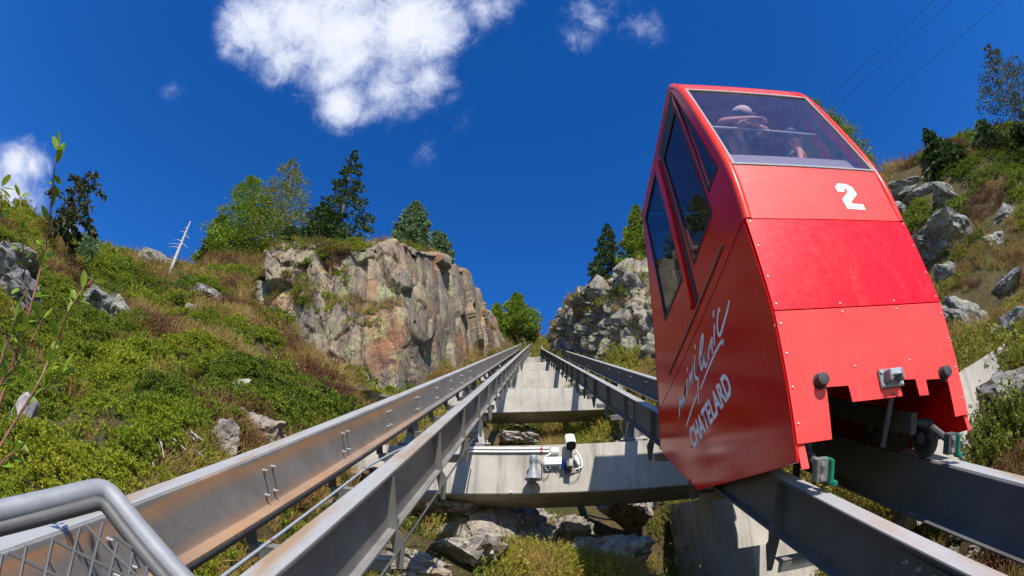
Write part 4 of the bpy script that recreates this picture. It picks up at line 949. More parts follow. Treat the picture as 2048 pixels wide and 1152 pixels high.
text_quad('CHATELARD', sp_(150, 1118), sp_(436, 700), sp_(116, 975), sp_(378, 540), MT['letter_grey'], skl, 'lettering', 'grey block capitals CHATELARD', .035)
# screws
scr = MB().lathe((0, 0, 0), (0, -1, 0), [(0, .008), (.003, .008), (.005, .005)], 8).mesh('screw', MT['stainless'])
for v in (.05, .28, .55, .78):
    for x in (X0 + .03, X1 - .03): place('screw', scr, mp, f1_(x, v, -.001))
for v in (.28, .52, .75, .96):
    for x in (X0 + .03, X1 - .03): place('screw', scr, lp, f0(x, v - .05, -.001))
for x in (X0 + .55, X1 - .5):
    place('screw', scr, mp, f1_(x, .03, -.001)); place('screw', scr, lp, f0(x, L0 - .035, -.001)); place('screw', scr, lp, f0(x, .57, -.001))
for px, py in ((1517, 748), (1498, 900), (1549, 652)): place('screw', scr, skl, onx(px, py, X0 - .007), Matrix.Rotation(-math.pi/2, 3, 'Z'))
MB().tube([onx(1380, 893, X0 - .03), onx(1380, 893, X0 - .03) + Vector((.05, 0, 0))], .01, 8).build('rivet', MT['stainless'], skl)
# bumpers and coupling
for px, py in ((1640, 763), (1887, 747)):
    c = on_front(0, px, py); MB().lathe(c + n0_*-.05, n0_, [(0, .045), (.10, .045), (.115, .042), (.118, .034)], 20).build('buffer', MT['wheel_shade'], car, smooth=True, sharp=.8)
    MB().lathe(c + n0_*.001, n0_, [(0, .056), (.004, .056)], 20).build('buffer_hole', MT['black_rubber'], car)
c = on_front(0, 1780, 757); vz_ = Vector((0, CF[1][0] - CF[0][0], CF[1][1] - CF[0][1])).normalized(); RF = Matrix((Vector((1, 0, 0)), -n0_, vz_)).transposed()
cp2 = MB().box(c + n0_*.012, (.21, .02, .135), RF).build('coupling_bracket', MT['frame_grey'], car, bevel=.003)
for sx in (-.055, .055): MB().box(c + n0_*.06 + Vector((sx, 0, 0)) - vz_*.0, (.022, .09, .085), RF).build('lug', MT['frame_grey'], cp2, bevel=.006)
MB().box(c + n0_*.075 + vz_*.02, (.13, .05, .045), RF).build('cross_block', MT['stainless'], cp2, bevel=.004)
for sx in (-.085, .085):
    for sz in (-.048, .048): MB().lathe(c + n0_*.02 + Vector((sx, 0, 0)) + vz_*sz, n0_, [(0, .013), (.012, .013)], 6).build('bolt', MT['stainless'], cp2)
MB().tube([c + n0_*-.01 - vz_*.10, c - n0_*.25 - vz_*.42], .022, 10).build('coupling_rod', MT['dark_steel'], car)
# wheels on the rails, axle beams, green guides
wh = MB().lathe((-.035, 0, 0), (1, 0, 0), [(0, .05), (.002, .055), (.004, .10), (-.004, .105), (-.004, .13), (.012, .15), (.058, .15), (.066, .135), (.07, .05)], 28).mesh('wheel', MT['wheel_shade'], smooth=True, sharp=.5)
hubm = MB().lathe((-.05, 0, 0), (1, 0, 0), [(0, .045), (.1, .045)], 12).mesh('hub', MT['dark_steel'])
for xo in (1.84, 3.0):
    for t in ((3.46, 3.82, 4.2, 6.5, 6.9) if xo > 2.4 else (4.0, 4.4, 6.5, 6.9)):
        w = place('wheel', wh, car, W(xo + xr_(t), t, TOP_R - .154)); place('hub', hubm, w, W(xo + xr_(t), t, TOP_R - .154)); COL.objects[-1].location = (0, 0, 0)
    sx = -.10 if xo > 2.4 else .10
    ab = [W(0, t, n) for t, n in ((3.45, .70), (7.2, .70), (7.2, .86), (3.45, .86))]; xx = xo + xr_(5) + sx
    MB().prism([(xx - .03, p.y, p.z) for p in ab], [(xx + .03, p.y, p.z) for p in ab]).build('bogie_beam', MT['dark_steel'], car)
RMs = Matrix.Rotation(SLOPE, 3, 'X')
for xo, sgx in ((1.84, 1), (3.0, 1)):
    xg = xo + xr_(3.0)
    g1 = MB().box(W(xg - .02, 3.13, .90), (.085, .07, .15), RMs).build('guide_plate', MT['galvanised'] if xo < 2 else MT['dark_steel'], car, bevel=.004)
    MB().box(W(xg + .06, 3.16, .92), (.03, .12, .16), RMs).box(W(xg + .085, 3.13, 1.0), (.04, .08, .035), RMs).build('rail_guide', MT['green_plastic'], g1, bevel=.006)
    MB().tube([W(xg - .02, 3.15, .88), W(xg - .02, 3.4, .80), W(xg + (.1 if xo < 2 else -.1), 3.6, .78)], .03, 8).build('guide_arm', MT['dark_steel'], g1)
    for dn in (-.045, .045): MB().lathe(W(xg - .02, 3.093, .90 + dn), tuple(-T), [(0, .018), (.01, .018)], 8).build('bolt', MT['stainless'], g1)

# ------------------------------------------------------------------ passengers
def skin_mesh(name, V, E, R, mat, parent, root=0, sub=2):
    me = bpy.data.meshes.new(name); o_ = org(parent)
    me.from_pydata([tuple(Vector(v) - o_) for v in V], E, []); me.update(); me.materials.append(mat)
    o = bpy.data.objects.new(name, me); COL.objects.link(o); o.parent = parent; ORG[o.name] = o_.copy()
    sm = o.modifiers.new('skin', 'SKIN'); sm.use_smooth_shade = True
    sv = me.skin_vertices[0].data
    for i, r in enumerate(R): sv[i].radius = (r, r) if isinstance(r, (int, float)) else r
    sv[root].use_root = True
    ss = o.modifiers.new('sub', 'SUBSURF'); ss.levels = sub; ss.render_levels = sub
    return o
def person(label, J, shirt, trousers, hair, extras, face):
    """J: joints in world space; the body is one skinned surface, clothes are shells over it"""
    p = thing('person', (J['pelvis'].x, J['pelvis'].y, min(J['ankle_l'].z, J['ankle_r'].z) - .07), label, 'person', 'passengers in the red car')
    V, E, R, ix = [], [], [], {}
    def v(k, co, r, par=None):
        ix[k] = len(V); V.append(Vector(co)); R.append(r)
        if par is not None: E.append((ix[par], ix[k]))
    v('pelvis', J['pelvis'], .125); v('belly', (J['pelvis'] + J['chest'])/2, .12, 'pelvis'); v('chest', J['chest'], .135, 'belly'); v('neck', J['neck'], .055, 'chest')
    hd = (J['head'] - J['neck']).normalized(); v('skull0', J['neck'] + hd*.07, .06, 'neck'); v('skull1', J['head'] - hd*.02, .085, 'skull0'); v('skull2', J['head'] + hd*.07, .075, 'skull1')
    for s in 'lr':
        v('sh'+s, J['shoulder_'+s], .058, 'chest'); v('el'+s, J['elbow_'+s], .040, 'sh'+s); v('wr'+s, J['wrist_'+s], .027, 'el'+s)
        hdir = J['hand_'+s]; v('pa'+s, J['wrist_'+s] + hdir*.06, (.036, .02), 'wr'+s)
        sd = hdir.cross(Vector((0, 0, 1))); sd = sd.normalized() if sd.length > .1 else Vector((1, 0, 0)); bd = Vector((0, 0, -1))
        for f, (off, ln) in enumerate(((-.03, .062), (-.01, .075), (.01, .07), (.03, .055))):
            v(f'f{f}a{s}', J['wrist_'+s] + hdir*.10 + sd*off, .0095, 'pa'+s); v(f'f{f}b{s}', J['wrist_'+s] + hdir*(.10 + ln*.55) + sd*off + bd*.012, .009, f'f{f}a{s}'); v(f'f{f}c{s}', J['wrist_'+s] + hdir*(.10 + ln*.85) + sd*off + bd*.04, .008, f'f{f}b{s}')
        v('t0'+s, J['wrist_'+s] + hdir*.05 - sd*.045, .011, 'pa'+s); v('t1'+s, J['wrist_'+s] + hdir*.10 - sd*.06 + bd*.015, .010, 't0'+s)
        v('hi'+s, J['hip_'+s], .088, 'pelvis'); v('kn'+s, J['knee_'+s], .058, 'hi'+s); v('an'+s, J['ankle_'+s], .038, 'kn'+s); v('to'+s, J['ankle_'+s] + J['toe']*.17 + Vector((0, 0, -.04)), (.045, .028), 'an'+s)
    skin_mesh('body', V, E, R, MT['skin'], p, 0)
    k = 1.14
    SV = [J['pelvis'], (J['pelvis'] + J['chest'])/2, J['chest'], J['chest']*.45 + J['neck']*.55]; SE = [(0, 1), (1, 2), (2, 3)]; SR = [.145, .142, .158, .07]
    for s in 'lr':
        b = len(SV); SV += [J['shoulder_'+s], J['shoulder_'+s]*.35 + J['elbow_'+s]*.65]; SE += [(2, b), (b, b+1)]; SR += [.076, .062]
    skin_mesh('shirt', SV, SE, SR, MT[shirt], p, 0)
    TV = [J['pelvis']]; TE = []; TR = [.146]
    for s in 'lr':
        b = len(TV); TV += [J['hip_'+s], J['knee_'+s], J['ankle_'+s] + (J['knee_'+s] - J['ankle_'+s])*.1]; TE += [(0, b), (b, b+1), (b+1, b+2)]; TR += [.106, .074, .058]
    skin_mesh('trousers', TV, TE, TR, MT[trousers], p, 0)
    fc = face.normalized(); sd = fc.cross(hd).normalized(); ctr = J['head']
    def cap_shell(name, mat, cut, r, squash=1.0):
        bm = bmesh.new(); bmesh.ops.create_icosphere(bm, subdivisions=3, radius=1)
        bmesh.ops.delete(bm, geom=[q for q in bm.verts if q.co.z < cut - .35*q.co.y*0], context='VERTS')
        Mx = Matrix((sd, -fc, hd)).transposed()
        for q in bm.verts: q.co = ctr + hd*.035 + Mx @ Vector((q.co.x*r, q.co.y*r*1.12, q.co.z*r*squash))
        me = bpy.data.meshes.new(name); bm.to_mesh(me); bm.free(); me.materials.append(mat)
        for pl in me.polygons: pl.use_smooth = True
        o = link(name, me, p); so = o.modifiers.new('s', 'SOLIDIFY'); so.thickness = .006; return o
    cap_shell('hair', MT[hair], -.05, .104)
    if 'cap' in extras:
        cp_o = cap_shell('cap', MT['cloth_cream'], .12, .114, 1.0)
        br = [ctr + hd*.055 + fc*(.10 + .085*math.cos(a)) + sd*.085*math.sin(a) for a in np.linspace(-1.5, 1.5, 11)] + [ctr + hd*.06 + fc*.06 - sd*.08*s for s in (-1, 1)]
        MB().prism(br, [q + hd*.006 for q in br]).build('cap_brim', MT['cloth_cream'], cp_o)
    for s in (-1, 1):
        MB().lathe(ctr + fc*.082 + sd*.033*s + hd*.012, fc, [(0, .012), (.006, .011), (.010, .006)], 10).build('eye', MT['eye_white'], p)
        MB().lathe(ctr + sd*.088*s - hd*.01, sd*s, [(0, .026), (.012, .028), (.016, .02)], 10).build('ear', MT['skin'], p)
    MB().prism([ctr + fc*.085 + hd*.015, ctr + fc*.082 - hd*.028 + sd*.016, ctr + fc*.082 - hd*.028 - sd*.016], [ctr + fc*.088 + hd*.012, ctr + fc*.108 - hd*.026 + sd*.006, ctr + fc*.108 - hd*.026 - sd*.006]).build('nose', MT['skin'], p)
    MB().box(ctr + fc*.083 - hd*.052, (.045, .008, .010), Matrix((sd, fc, hd)).transposed()).build('mouth', MT['red_inside'], p)
    if 'pack' in extras:
        bdir = -fc; bdir.z = 0; bdir = bdir.normalized(); c = (J['chest'] + J['pelvis'])/2 + bdir*.22 + Vector((0, 0, .05))
        bp = thing('backpack', tuple(c - Vector((0, 0, .2))), 'red backpack worn by the passenger resting a hand on the ledge', 'backpack') if extras['pack'] == 'cloth_red' else thing('backpack', tuple(c - Vector((0, 0, .2))), 'dark backpack worn by the passenger in the cream cap', 'backpack')
        MB().box(c, (.30, .17, .42), Matrix.Rotation(math.atan2(bdir.x, -bdir.y), 3, 'Z')).build('bag', MT[extras['pack']], bp, bevel=.05, bseg=3, smooth=True)
        for s in (-1, 1): MB().tube(spline([c + sd*.09*s + Vector((0, 0, .18)), J['shoulder_l' if s < 0 else 'shoulder_r']*.5 + J['neck']*.5 + Vector((0, 0, .05)), J['chest'] + fc*.15 + sd*.09*s, c + sd*.10*s - Vector((0, 0, .12))], 5), .016, 6).build('strap', MT[extras['pack']], bp)
    return p
Vv = Vector
F_ = 3.405
J1 = dict(pelvis=Vv((2.20, 3.92, F_ + .86)), chest=Vv((2.20, 3.62, F_ + 1.16)), neck=Vv((2.22, 3.44, F_ + 1.27)), head=Vv((2.25, 3.315, F_ + 1.35)),
          shoulder_l=Vv((2.40, 3.54, F_ + 1.22)), elbow_l=Vv((2.50, 3.29, F_ + 1.145)), wrist_l=Vv((2.27, 3.21, F_ + 1.125)), hand_l=Vv((-.97, -.05, -.03)),
          shoulder_r=Vv((2.02, 3.54, F_ + 1.23)), elbow_r=Vv((1.97, 3.26, F_ + 1.22)), wrist_r=Vv((2.28, 3.16, F_ + 1.16)), hand_r=Vv((.95, -.05, -.22)),
          hip_l=Vv((2.29, 3.94, F_ + .83)), hip_r=Vv((2.11, 3.94, F_ + .83)), knee_l=Vv((2.30, 3.88, F_ + .45)), knee_r=Vv((2.10, 3.90, F_ + .45)), ankle_l=Vv((2.30, 3.94, F_ + .07)), ankle_r=Vv((2.10, 3.96, F_ + .07)), toe=Vv((0, -1, 0)))
person('passenger in a cream cap leaning folded arms on the window bar', J1, 'cloth_dark', 'cloth_dark', 'hair_dark', {'cap': 1, 'pack': 'cloth_dark'}, Vv((.45, -.6, -.65)))
J2 = dict(pelvis=Vv((2.83, 3.78, F_ + .44)), chest=Vv((2.86, 3.52, F_ + .76)), neck=Vv((2.85, 3.42, F_ + .93)), head=Vv((2.80, 3.36, F_ + 1.06)),
          shoulder_l=Vv((3.00, 3.50, F_ + .84)), elbow_l=Vv((3.03, 3.32, F_ + .64)), wrist_l=Vv((2.85, 3.19, F_ + .445)), hand_l=Vv((-.9, -.4, 0)),
          shoulder_r=Vv((2.72, 3.46, F_ + .86)), elbow_r=Vv((2.72, 3.24, F_ + .78)), wrist_r=Vv((2.58, 3.15, F_ + .455)), hand_r=Vv((-.95, -.3, -.05)),
          hip_l=Vv((2.90, 3.78, F_ + .42)), hip_r=Vv((2.76, 3.78, F_ + .42)), knee_l=Vv((2.93, 3.42, F_ + .40)), knee_r=Vv((2.73, 3.42, F_ + .40)), ankle_l=Vv((2.93, 3.50, F_ + .07)), ankle_r=Vv((2.73, 3.50, F_ + .07)), toe=Vv((0, -1, 0)))
person('dark haired passenger resting a bare arm on the window ledge', J2, 'cloth_pattern', 'cloth_dark', 'hair_dark', {'pack': 'cloth_red'}, Vv((-.7, -.7, -.1)))
J3 = {k: (v_ + Vv((.0, 1.0, 0)) if k not in ('hand_l', 'hand_r', 'toe') else v_) for k, v_ in J1.items()}
J3.update(head=Vv((2.27, 4.52, F_ + 1.60)), wrist_l=Vv((2.45, 4.35, F_ + .95)), wrist_r=Vv((2.05, 4.30, F_ + .95)), elbow_l=Vv((2.50, 4.55, F_ + 1.08)), elbow_r=Vv((1.98, 4.52, F_ + 1.08)), hand_l=Vv((-.3, -.9, 0)), hand_r=Vv((.3, -.9, 0)))
person('bare headed passenger in orange standing behind the side window', J3, 'cloth_orange', 'cloth_dark', 'hair_dark', {}, Vv((-.4, -.9, 0)))

for o in [o for o in COL.objects if o.name not in n_before and o.parent is None]:
    o.location = o.location*CAR_K; o.scale = (CAR_K,)*3
TOP_R = 1.18
# ------------------------------------------------------------------ trees
def proj_np(P):
    P = np.asarray(P, float); d = P/np.linalg.norm(P, axis=-1, keepdims=True)
    a, b, c = d @ rt, d @ upv, d @ fw; th = np.arccos(np.clip(c, -1, 1)); q = np.maximum(np.hypot(a, b), 1e-9); r = 2*FPX*np.sin(th/2)
    return np.stack([1024 + r*a/q, 576 - r*b/q], -1)
def sprays(C, D, L, Wd, rng, k=2):
    """needle sprays: k crossed lozenges at every centre C along direction D"""
    Vs = []; n = len(C)
    for j in range(k):
        s = rng.normal(size=(n, 3)); s -= D*(s*D).sum(1, keepdims=True); s /= np.maximum(np.linalg.norm(s, axis=1, keepdims=True), 1e-9)
        l = (L*rng.uniform(.7, 1.3, n))[:, None]; w = (Wd*rng.uniform(.6, 1.3, n))[:, None]
        dd = D + rng.normal(size=(n, 3))*.35; dd /= np.linalg.norm(dd, axis=1, keepdims=True)
        Vs.append(np.stack([C, C + dd*l*.5 + s*w, C + dd*l, C + dd*l*.45 - s*w], 1))
    V = np.concatenate(Vs).reshape(-1, 3); return V, np.arange(len(V)).reshape(-1, 4)
def conifer(name, base, tip, label, cat, leaf, bark, seed, radius, prof, nbr, per, L, Wd, droop=.25, start=.12, bias=None, gaps=.0, group=None, rise=0.0, trunk_r=None, k=2, jitter=.25):
    """prof(u): crown radius at height fraction u (0 at the base); branches leave the trunk and carry needle sprays"""
    rng = np.random.RandomState(seed); base, tip = np.array(base), np.array(tip); ax = tip - base; H = np.linalg.norm(ax); ax = ax/H
    e1 = np.cross(ax, [0.3, 1, .1]); e1 /= np.linalg.norm(e1); e2 = np.cross(ax, e1)
    root = thing(name, tuple(base), label, cat, group)
    wob = [base + ax*H*u + (e1*math.sin(u*5 + seed) + e2*math.cos(u*4 + seed))*.012*H*u*(1-u)*4 for u in np.linspace(-.02, 1, 10)]
    r0 = trunk_r or H*.016
    limb = MB().tube(wob, [max(.01, r0*(1 - .93*u)) for u in np.linspace(0, 1, 10)], 8)
    Cs, Ds, Ls = [], [], []
    for b in range(nbr):
        u = start + (1 - start)*((b + rng.uniform(0, 1))/nbr); az = b*2.399 + rng.uniform(-.4, .4)
        R = radius*prof(u)*rng.uniform(.62, 1.12)
        d = e1*math.cos(az) + e2*math.sin(az)
        if bias is not None:
            R *= max(.12, 1 + .85*float(d @ bias))
        if rng.uniform() < gaps: R *= rng.uniform(.1, .5)
        p0 = base + ax*H*u; m = max(3, int(per*(.35 + R/radius)))
        s = np.sqrt(rng.uniform(.02, 1, m)); dr = droop*(s**1.6)*R - rise*s*R
        c = p0 + d*(s*R)[:, None] - ax*dr[:, None]
        lat = np.cross(d, ax); sp = (.10 + .26*(1 - s))*R + .05
        c = c + lat*(rng.normal(size=m)*sp*jitter*2)[:, None] + ax*(rng.normal(size=m)*.35*sp*jitter*2)[:, None] + d*(rng.normal(size=m)*.05*R)[:, None]
        dd = d[None]*.8 + lat[None]*rng.normal(size=m)[:, None]*.6 - ax[None]*(droop*.7 - rise + rng.normal(size=m)*.35)[:, None]
        dd /= np.linalg.norm(dd, axis=1, keepdims=True); Cs.append(c); Ds.append(dd); Ls.append(np.full(m, 1.0)*(.75 + .5*(1-u)))
        if R > .15*radius and b % 2 == 0:
            ends = [Vector(p0), Vector(p0 + d*R*.5 - ax*(droop*.33*R - rise*.5*R)), Vector(p0 + d*R*.9 - ax*(droop*.85*R - rise*.9*R))]
            limb.tube(ends, [max(.012, r0*.28*(1-u)+.008), .012, .006], 4, cap=False)
    C = np.concatenate(Cs); D = np.concatenate(Ds); Lf = np.concatenate(Ls)*L
    tn = limb.build('trunk', MT[bark], root, smooth=True, sharp=1.5)
    Vt, Ft = sprays(C, D, Lf, Wd*Lf/L, rng, k)
    link('crown', mesh_np('crown', Vt, Ft, MT[leaf]), root)
    return root
def base_tip(bp, tp, sink=0.0, t=None):
    h = hit(*bp) if t is None else pt(*bp, t)
    if h is None: h = pt(*bp, 30)
    b = np.array(W(*h)); hor = np.array([b[0], b[1], 0]); hor /= np.linalg.norm(hor)
    r = ray(*tp); tip = r*((b @ hor)/(r @ hor)); b = b - np.array([0, 0, sink]); return b, tip
sprucep = lambda u: (1 - u)**.85*.95 + .05
larchp = lambda u: (max(0, 1 - u)**.7)*(.55 + .45*min(1, u/.22)) + .04
arollap = lambda u: (1 - u**1.6)**.8*(.8 + .2*min(1, u/.2)) + .03
bushp = lambda u: (1 - u)**.6*.95 + .06
def px_size(b, npx): return npx*np.linalg.norm(b)/FPX
def tree(kind, bp, tp, wpx, seed, label, t=None, sink=.3, **kw):
    b, tip = base_tip(bp, tp, sink, t); R = px_size(b, wpx/2)*{'larch': 1.38, 'spruce': 1.5, 'arolla': 1.2, 'bush': 1.15}[kind]; H = np.linalg.norm(tip - b); d = np.linalg.norm(b)
    px = d/(FPX/2)                                           # metres per render pixel
    if kind == 'larch': return conifer('larch_tree', b, tip, label, 'tree', kw.pop('leaf', 'larch_leaf'), 'bark_grey', seed, R, larchp, kw.pop('nbr', 105), int(1.5*kw.pop('per', 62)), max(.16, 3.0*px), max(.03, .50*px), droop=.12, start=kw.pop('start', .06), gaps=.18, rise=.22, k=2, jitter=.42, **kw)
    if kind == 'spruce': return conifer('spruce_tree', b, tip, label, 'tree', kw.pop('leaf', 'spruce_leaf'), 'bark', seed, R, sprucep, kw.pop('nbr', 90), kw.pop('per', 60), max(.2, 2.6*px), max(.05, .62*px), droop=.38, start=kw.pop('start', .03), gaps=.15, k=2, jitter=.30, **kw)
    if kind == 'arolla': return conifer('pine_tree', b, tip, label, 'tree', 'pine_leaf', 'bark', seed, R, arollap, kw.pop('nbr', 130), kw.pop('per', 42), max(.2, 3.0*px), max(.05, .62*px), droop=-.10, start=.02, gaps=.05, rise=.45, k=3, jitter=.20, **kw)
    if kind == 'bush': return conifer('conifer_shrub', b, tip, label, 'shrub', kw.pop('leaf', 'spruce_leaf'), 'bark', seed, R, bushp, kw.pop('nbr', 60), kw.pop('per', 50), max(.18, 2.5*px), max(.04, .6*px), droop=.12, start=.0, k=2, jitter=.35, **kw)
tree('larch', (545, 545), (587, 322), 165, 1, 'tallest larch with thin airy top beside the dark spruce', leaf='larch_dry_leaf', nbr=120, per=60, t=34)
tree('larch', (490, 548), (505, 355), 165, 2, 'broad bright green larch between the dead tree and the tall larch', nbr=140, per=75, t=33)
tree('larch', (440, 545), (446, 432), 90, 3, 'low bright green larch at the dead tree side of the grove', nbr=90, per=65, t=33)
tree('spruce', (672, 500), (712, 302), 120, 4, 'tall dark spruce standing above the cliff', nbr=80, per=62, t=30)
tree('bush', (640, 500), (650, 408), 115, 5, 'dark conifer thicket at the foot of the tall spruce', t=30, nbr=90, per=60)
tree('bush', (585, 520), (580, 455), 95, 6, 'dark low conifer between larch and spruce', t=31, nbr=80)
tree('bush', (415, 545), (412, 488), 45, 7, 'dark small conifer at the foot of the low larch', t=32)
tree('arolla', (822, 512), (833, 406), 70, 8, 'blue green stone pine on the cliff top', t=32)
tree('arolla', (884, 540), (874, 464), 54, 9, 'smaller round stone pine beside the taller one on the cliff top', t=34)
tree('bush', (800, 500), (796, 468), 26, 10, 'tiny stone pine sprig beside the taller stone pine', t=31, leaf='pine_leaf', nbr=30)
tree('larch', (1035, 678), (1033, 588), 84, 11, 'bright larch at the far end of the track beside the cliff', t=78, nbr=110, per=60)
tree('larch', (1000, 672), (993, 608), 42, 12, 'small larch leaning against the far bright larch', t=76, nbr=70)
tree('bush', (1069, 672), (1068, 650), 20, 13, 'red leaved bush where the track reaches the sky', t=85, leaf='rowan_leaf', nbr=24, per=22)
tree('spruce', (1216, 562), (1214, 448), 76, 14, 'dark spruce on the edge of the pale cliff', t=38, nbr=85)
tree('larch', (1272, 540), (1272, 412), 66, 15, 'larch close behind the rear window of the red car', t=35)
tree('larch', (1700, 430), (1612, 198), 190, 16, 'larch rising behind the windscreen of the red car', t=27, nbr=130, leaf='larch_dry_leaf', per=70)
tree('larch', (1660, 420), (1668, 235), 160, 17, 'second larch showing beside the number panel of the car', t=26, nbr=110)
tree('spruce', (1892, 332), (1850, 258), 76, 18, 'leaning dark spruce on the right skyline', nbr=60)
tree('bush', (1925, 325), (1915, 290), 40, 19, 'low dark conifer beside the leaning spruce on the skyline', nbr=40)
tree('arolla', (1978, 302), (1960, 246), 54, 20, 'round dark pine on the right skyline', nbr=90)
tree('larch', (2085, 305), (1975, 96), 185, 21, 'sparse larch leaning over the top of the right slope', leaf='larch_dark_leaf', nbr=70, per=52, start=.18)
tree('bush', (2040, 285), (2036, 250), 60, 22, 'small pine at the foot of the leaning larch', nbr=50)
# leaning pine on the left with a flag of branches
b, tip = base_tip((96, 495), (188, 343), .3)
rgt = np.array(rt)
conifer('pine_tree', b, tip, 'leaning dark pine behind the leafy sapling', 'tree', 'dark_pine_leaf', 'bark', 31, px_size(b, 62), lambda u: .45 + .6*math.sin(math.pi*min(1, u))**.8 if u < .93 else .35, 40, 30, .24, .045, droop=.45, start=.25, bias=rgt*.8, gaps=.4, jitter=.22, trunk_r=.13)
tree('bush', (178, 520), (182, 468), 56, 32, 'grey green conifer shrub under the leaning pine', leaf='pine_leaf', nbr=60)
# dead tree
b, tip = base_tip((340, 545), (381, 443), .2)
sn = thing('dead_tree', tuple(b), 'bleached leaning dead tree trunk on the green skyline', 'tree'); B0, A0 = Vector(b), Vector(tip) - Vector(b); Rr = Vector(rt); Uu = Vector((0, 0, 1))
MB().tube([B0 + A0*u for u in (-.03, .3, .7, 1)], [.10, .08, .055, .03], 10).build('trunk', MT['snag_wood'], sn, smooth=True, sharp=1.2)
for u, s, up_, ln in ((.78, -1, .25, .30), (.72, 1, -.5, .32), (.62, -1, .2, .42), (.55, -1, .15, .60), (.50, -1, .1, .50), (.58, 1, -.6, .42), (.25, -1, .35, .75), (.22, -1, .05, .55), (.1, -1, .1, .5), (.86, -1, .2, .18)):
    p = B0 + A0*u; d = (Rr*s + Uu*up_).normalized()*A0.length*.38*ln*1.1; MB().tube([p, p + d*.5 + Uu*.05, p + d], [.028, .018, .006], 5).build('branch', MT['snag_wood'], sn)
# weathered stump and fallen dead wood in the juniper
h = hit(35, 850); st_ = thing('tree_stump', tuple(W(*h)), 'weathered grey tree stump among the junipers', 'stump')
B1 = W(*h); MB().tube(spline([B1 - Vector((0, 0, .2)), B1 + Vector((.03, .02, .16)), B1 + Vector((.07, .03, .34)), B1 + Vector((.10, .03, .42))], 3), [.20, .19, .18, .17, .165, .16, .15, .14, .12, .10], 9).build('trunk', MT['stump_wood'], st_)
for dx, dz in ((.14, .36), (.02, .46), (-.06, .30)): MB().tube([B1 + Vector((dx*.5, .0, .1)), B1 + Vector((dx, -.02, dz))], [.06, .015], 6).build('splinter', MT['stump_wood'], st_)
rs = random.Random(11)
for k, (px, py, ln, tx) in enumerate([(350, 905, .42, 'grey dead root in the juniper above the handrail'), (325, 915, .35, 'bleached twig hanging from the juniper edge'), (385, 890, .40, 'dead branch beside the tan rock'), (300, 935, .3, 'short bleached root under the juniper'), (700, 740, .9, 'bleached fallen log at the cliff foot'), (560, 812, .35, 'bleached stick in the dry grass above the girder'), (575, 825, .3, 'crooked bleached stick above the girder'), (390, 925, .35, 'thin grey twig above the rusty girder')]):
    x, t, n = hit(px, py); p = W(x, t, n - .10); dw = thing('dead_branch', tuple(p), tx, 'branch')
    a = Vector((rs.uniform(.5, 1), rs.uniform(-.4, .2), rs.uniform(-.7, -.2))).normalized()*ln; MB().tube(spline([p - a*.5, p + Vector((0, -.02, .04)), p + a*.5], 4), [.011 if ln < .8 else .04]*5 + [.006 if ln < .8 else .02]*4, 6).build('limb', MT['snag_wood'], dw, smooth=True)
    for j in range(5): q = p + a*rs.uniform(-.4, .4); MB().tube([q, q + Vector((rs.uniform(-.2, .2), rs.uniform(-.2, .1), rs.uniform(-.15, .2)))*ln*1.2], [.008, .003], 4).build('twig', MT['snag_wood'], dw)

# ------------------------------------------------------------------ leafy sapling at the left edge, each leaf a part
sap = thing('willow_sapling', tuple(atd(-40, 1000, 2.6)), 'young broad leaved willow sapling with yellow green leaves', 'sapling')
leafm = MB().add([(0, 0, 0), (.16, .3, .03), (.2, .55, .035), (.12, .85, .02), (0, 1, -.02), (-.12, .85, .02), (-.2, .55, .035), (-.16, .3, .03), (0, .35, -.02), (0, .7, -.015)], [(0, 1, 8), (1, 2, 9, 8), (2, 3, 9), (3, 4, 9), (4, 5, 9), (5, 6, 9), (6, 7, 8, 9), (7, 0, 8)]).mesh('leaf', MT['willow_leaf'], smooth=True, sharp=2)
rl = random.Random(3)
stems = [([(-30, 900), (15, 760), (60, 620), (95, 470), (110, 330), (116, 296)], 2.6, .010, 34), ([(-30, 880), (0, 770), (40, 720), (85, 640)], 2.5, .008, 18), ([(-40, 960), (20, 860), (75, 770), (110, 690), (150, 600), (185, 560)], 2.3, .008, 24), ([(55, 620), (48, 520), (42, 440), (40, 395)], 2.7, .005, 16), ([(-40, 480), (-5, 440), (5, 400), (2, 375)], 2.4, .005, 8), ([(-30, 1010), (0, 930), (40, 900), (60, 910)], 2.2, .006, 14), ([(-30, 820), (10, 700), (30, 640), (20, 590)], 2.45, .006, 16), ([(75, 770), (95, 780), (125, 745)], 2.3, .004, 10)]
for pts, d, r, nl in stems:
    P = spline([atd(px, py, d + .05*i*(1 if i % 2 else -1)*.3) for i, (px, py) in enumerate(pts)], 6)
    MB().tube(P, [max(.0022, r*(1 - .8*i/len(P))) for i in range(len(P))], 6).build('stem', MT['stem_red'], sap, smooth=True)
    for j in range(nl):
        u = .25 + .75*(j + rl.random())/nl if j < nl - 3 else 1.0
        i = min(len(P) - 1, int(u*(len(P) - 1))); p = P[i]; ax_ = (P[min(i+1, len(P)-1)] - P[max(0, i-1)]).normalized()
        d_ = (Vector((rl.gauss(0, 1), rl.gauss(0, 1), rl.gauss(0, .6))) + ax_*.8 + Vector((0, 0, .35))).normalized()
        nrm = Vector((rl.gauss(0, .7), rl.gauss(-.5, .6), 1)); s_ = d_.cross(nrm).normalized(); n_ = s_.cross(d_)
        place('leaf', leafm, sap, p + d_*.004, Matrix((s_, d_, n_)).transposed(), rl.uniform(.05, .095))

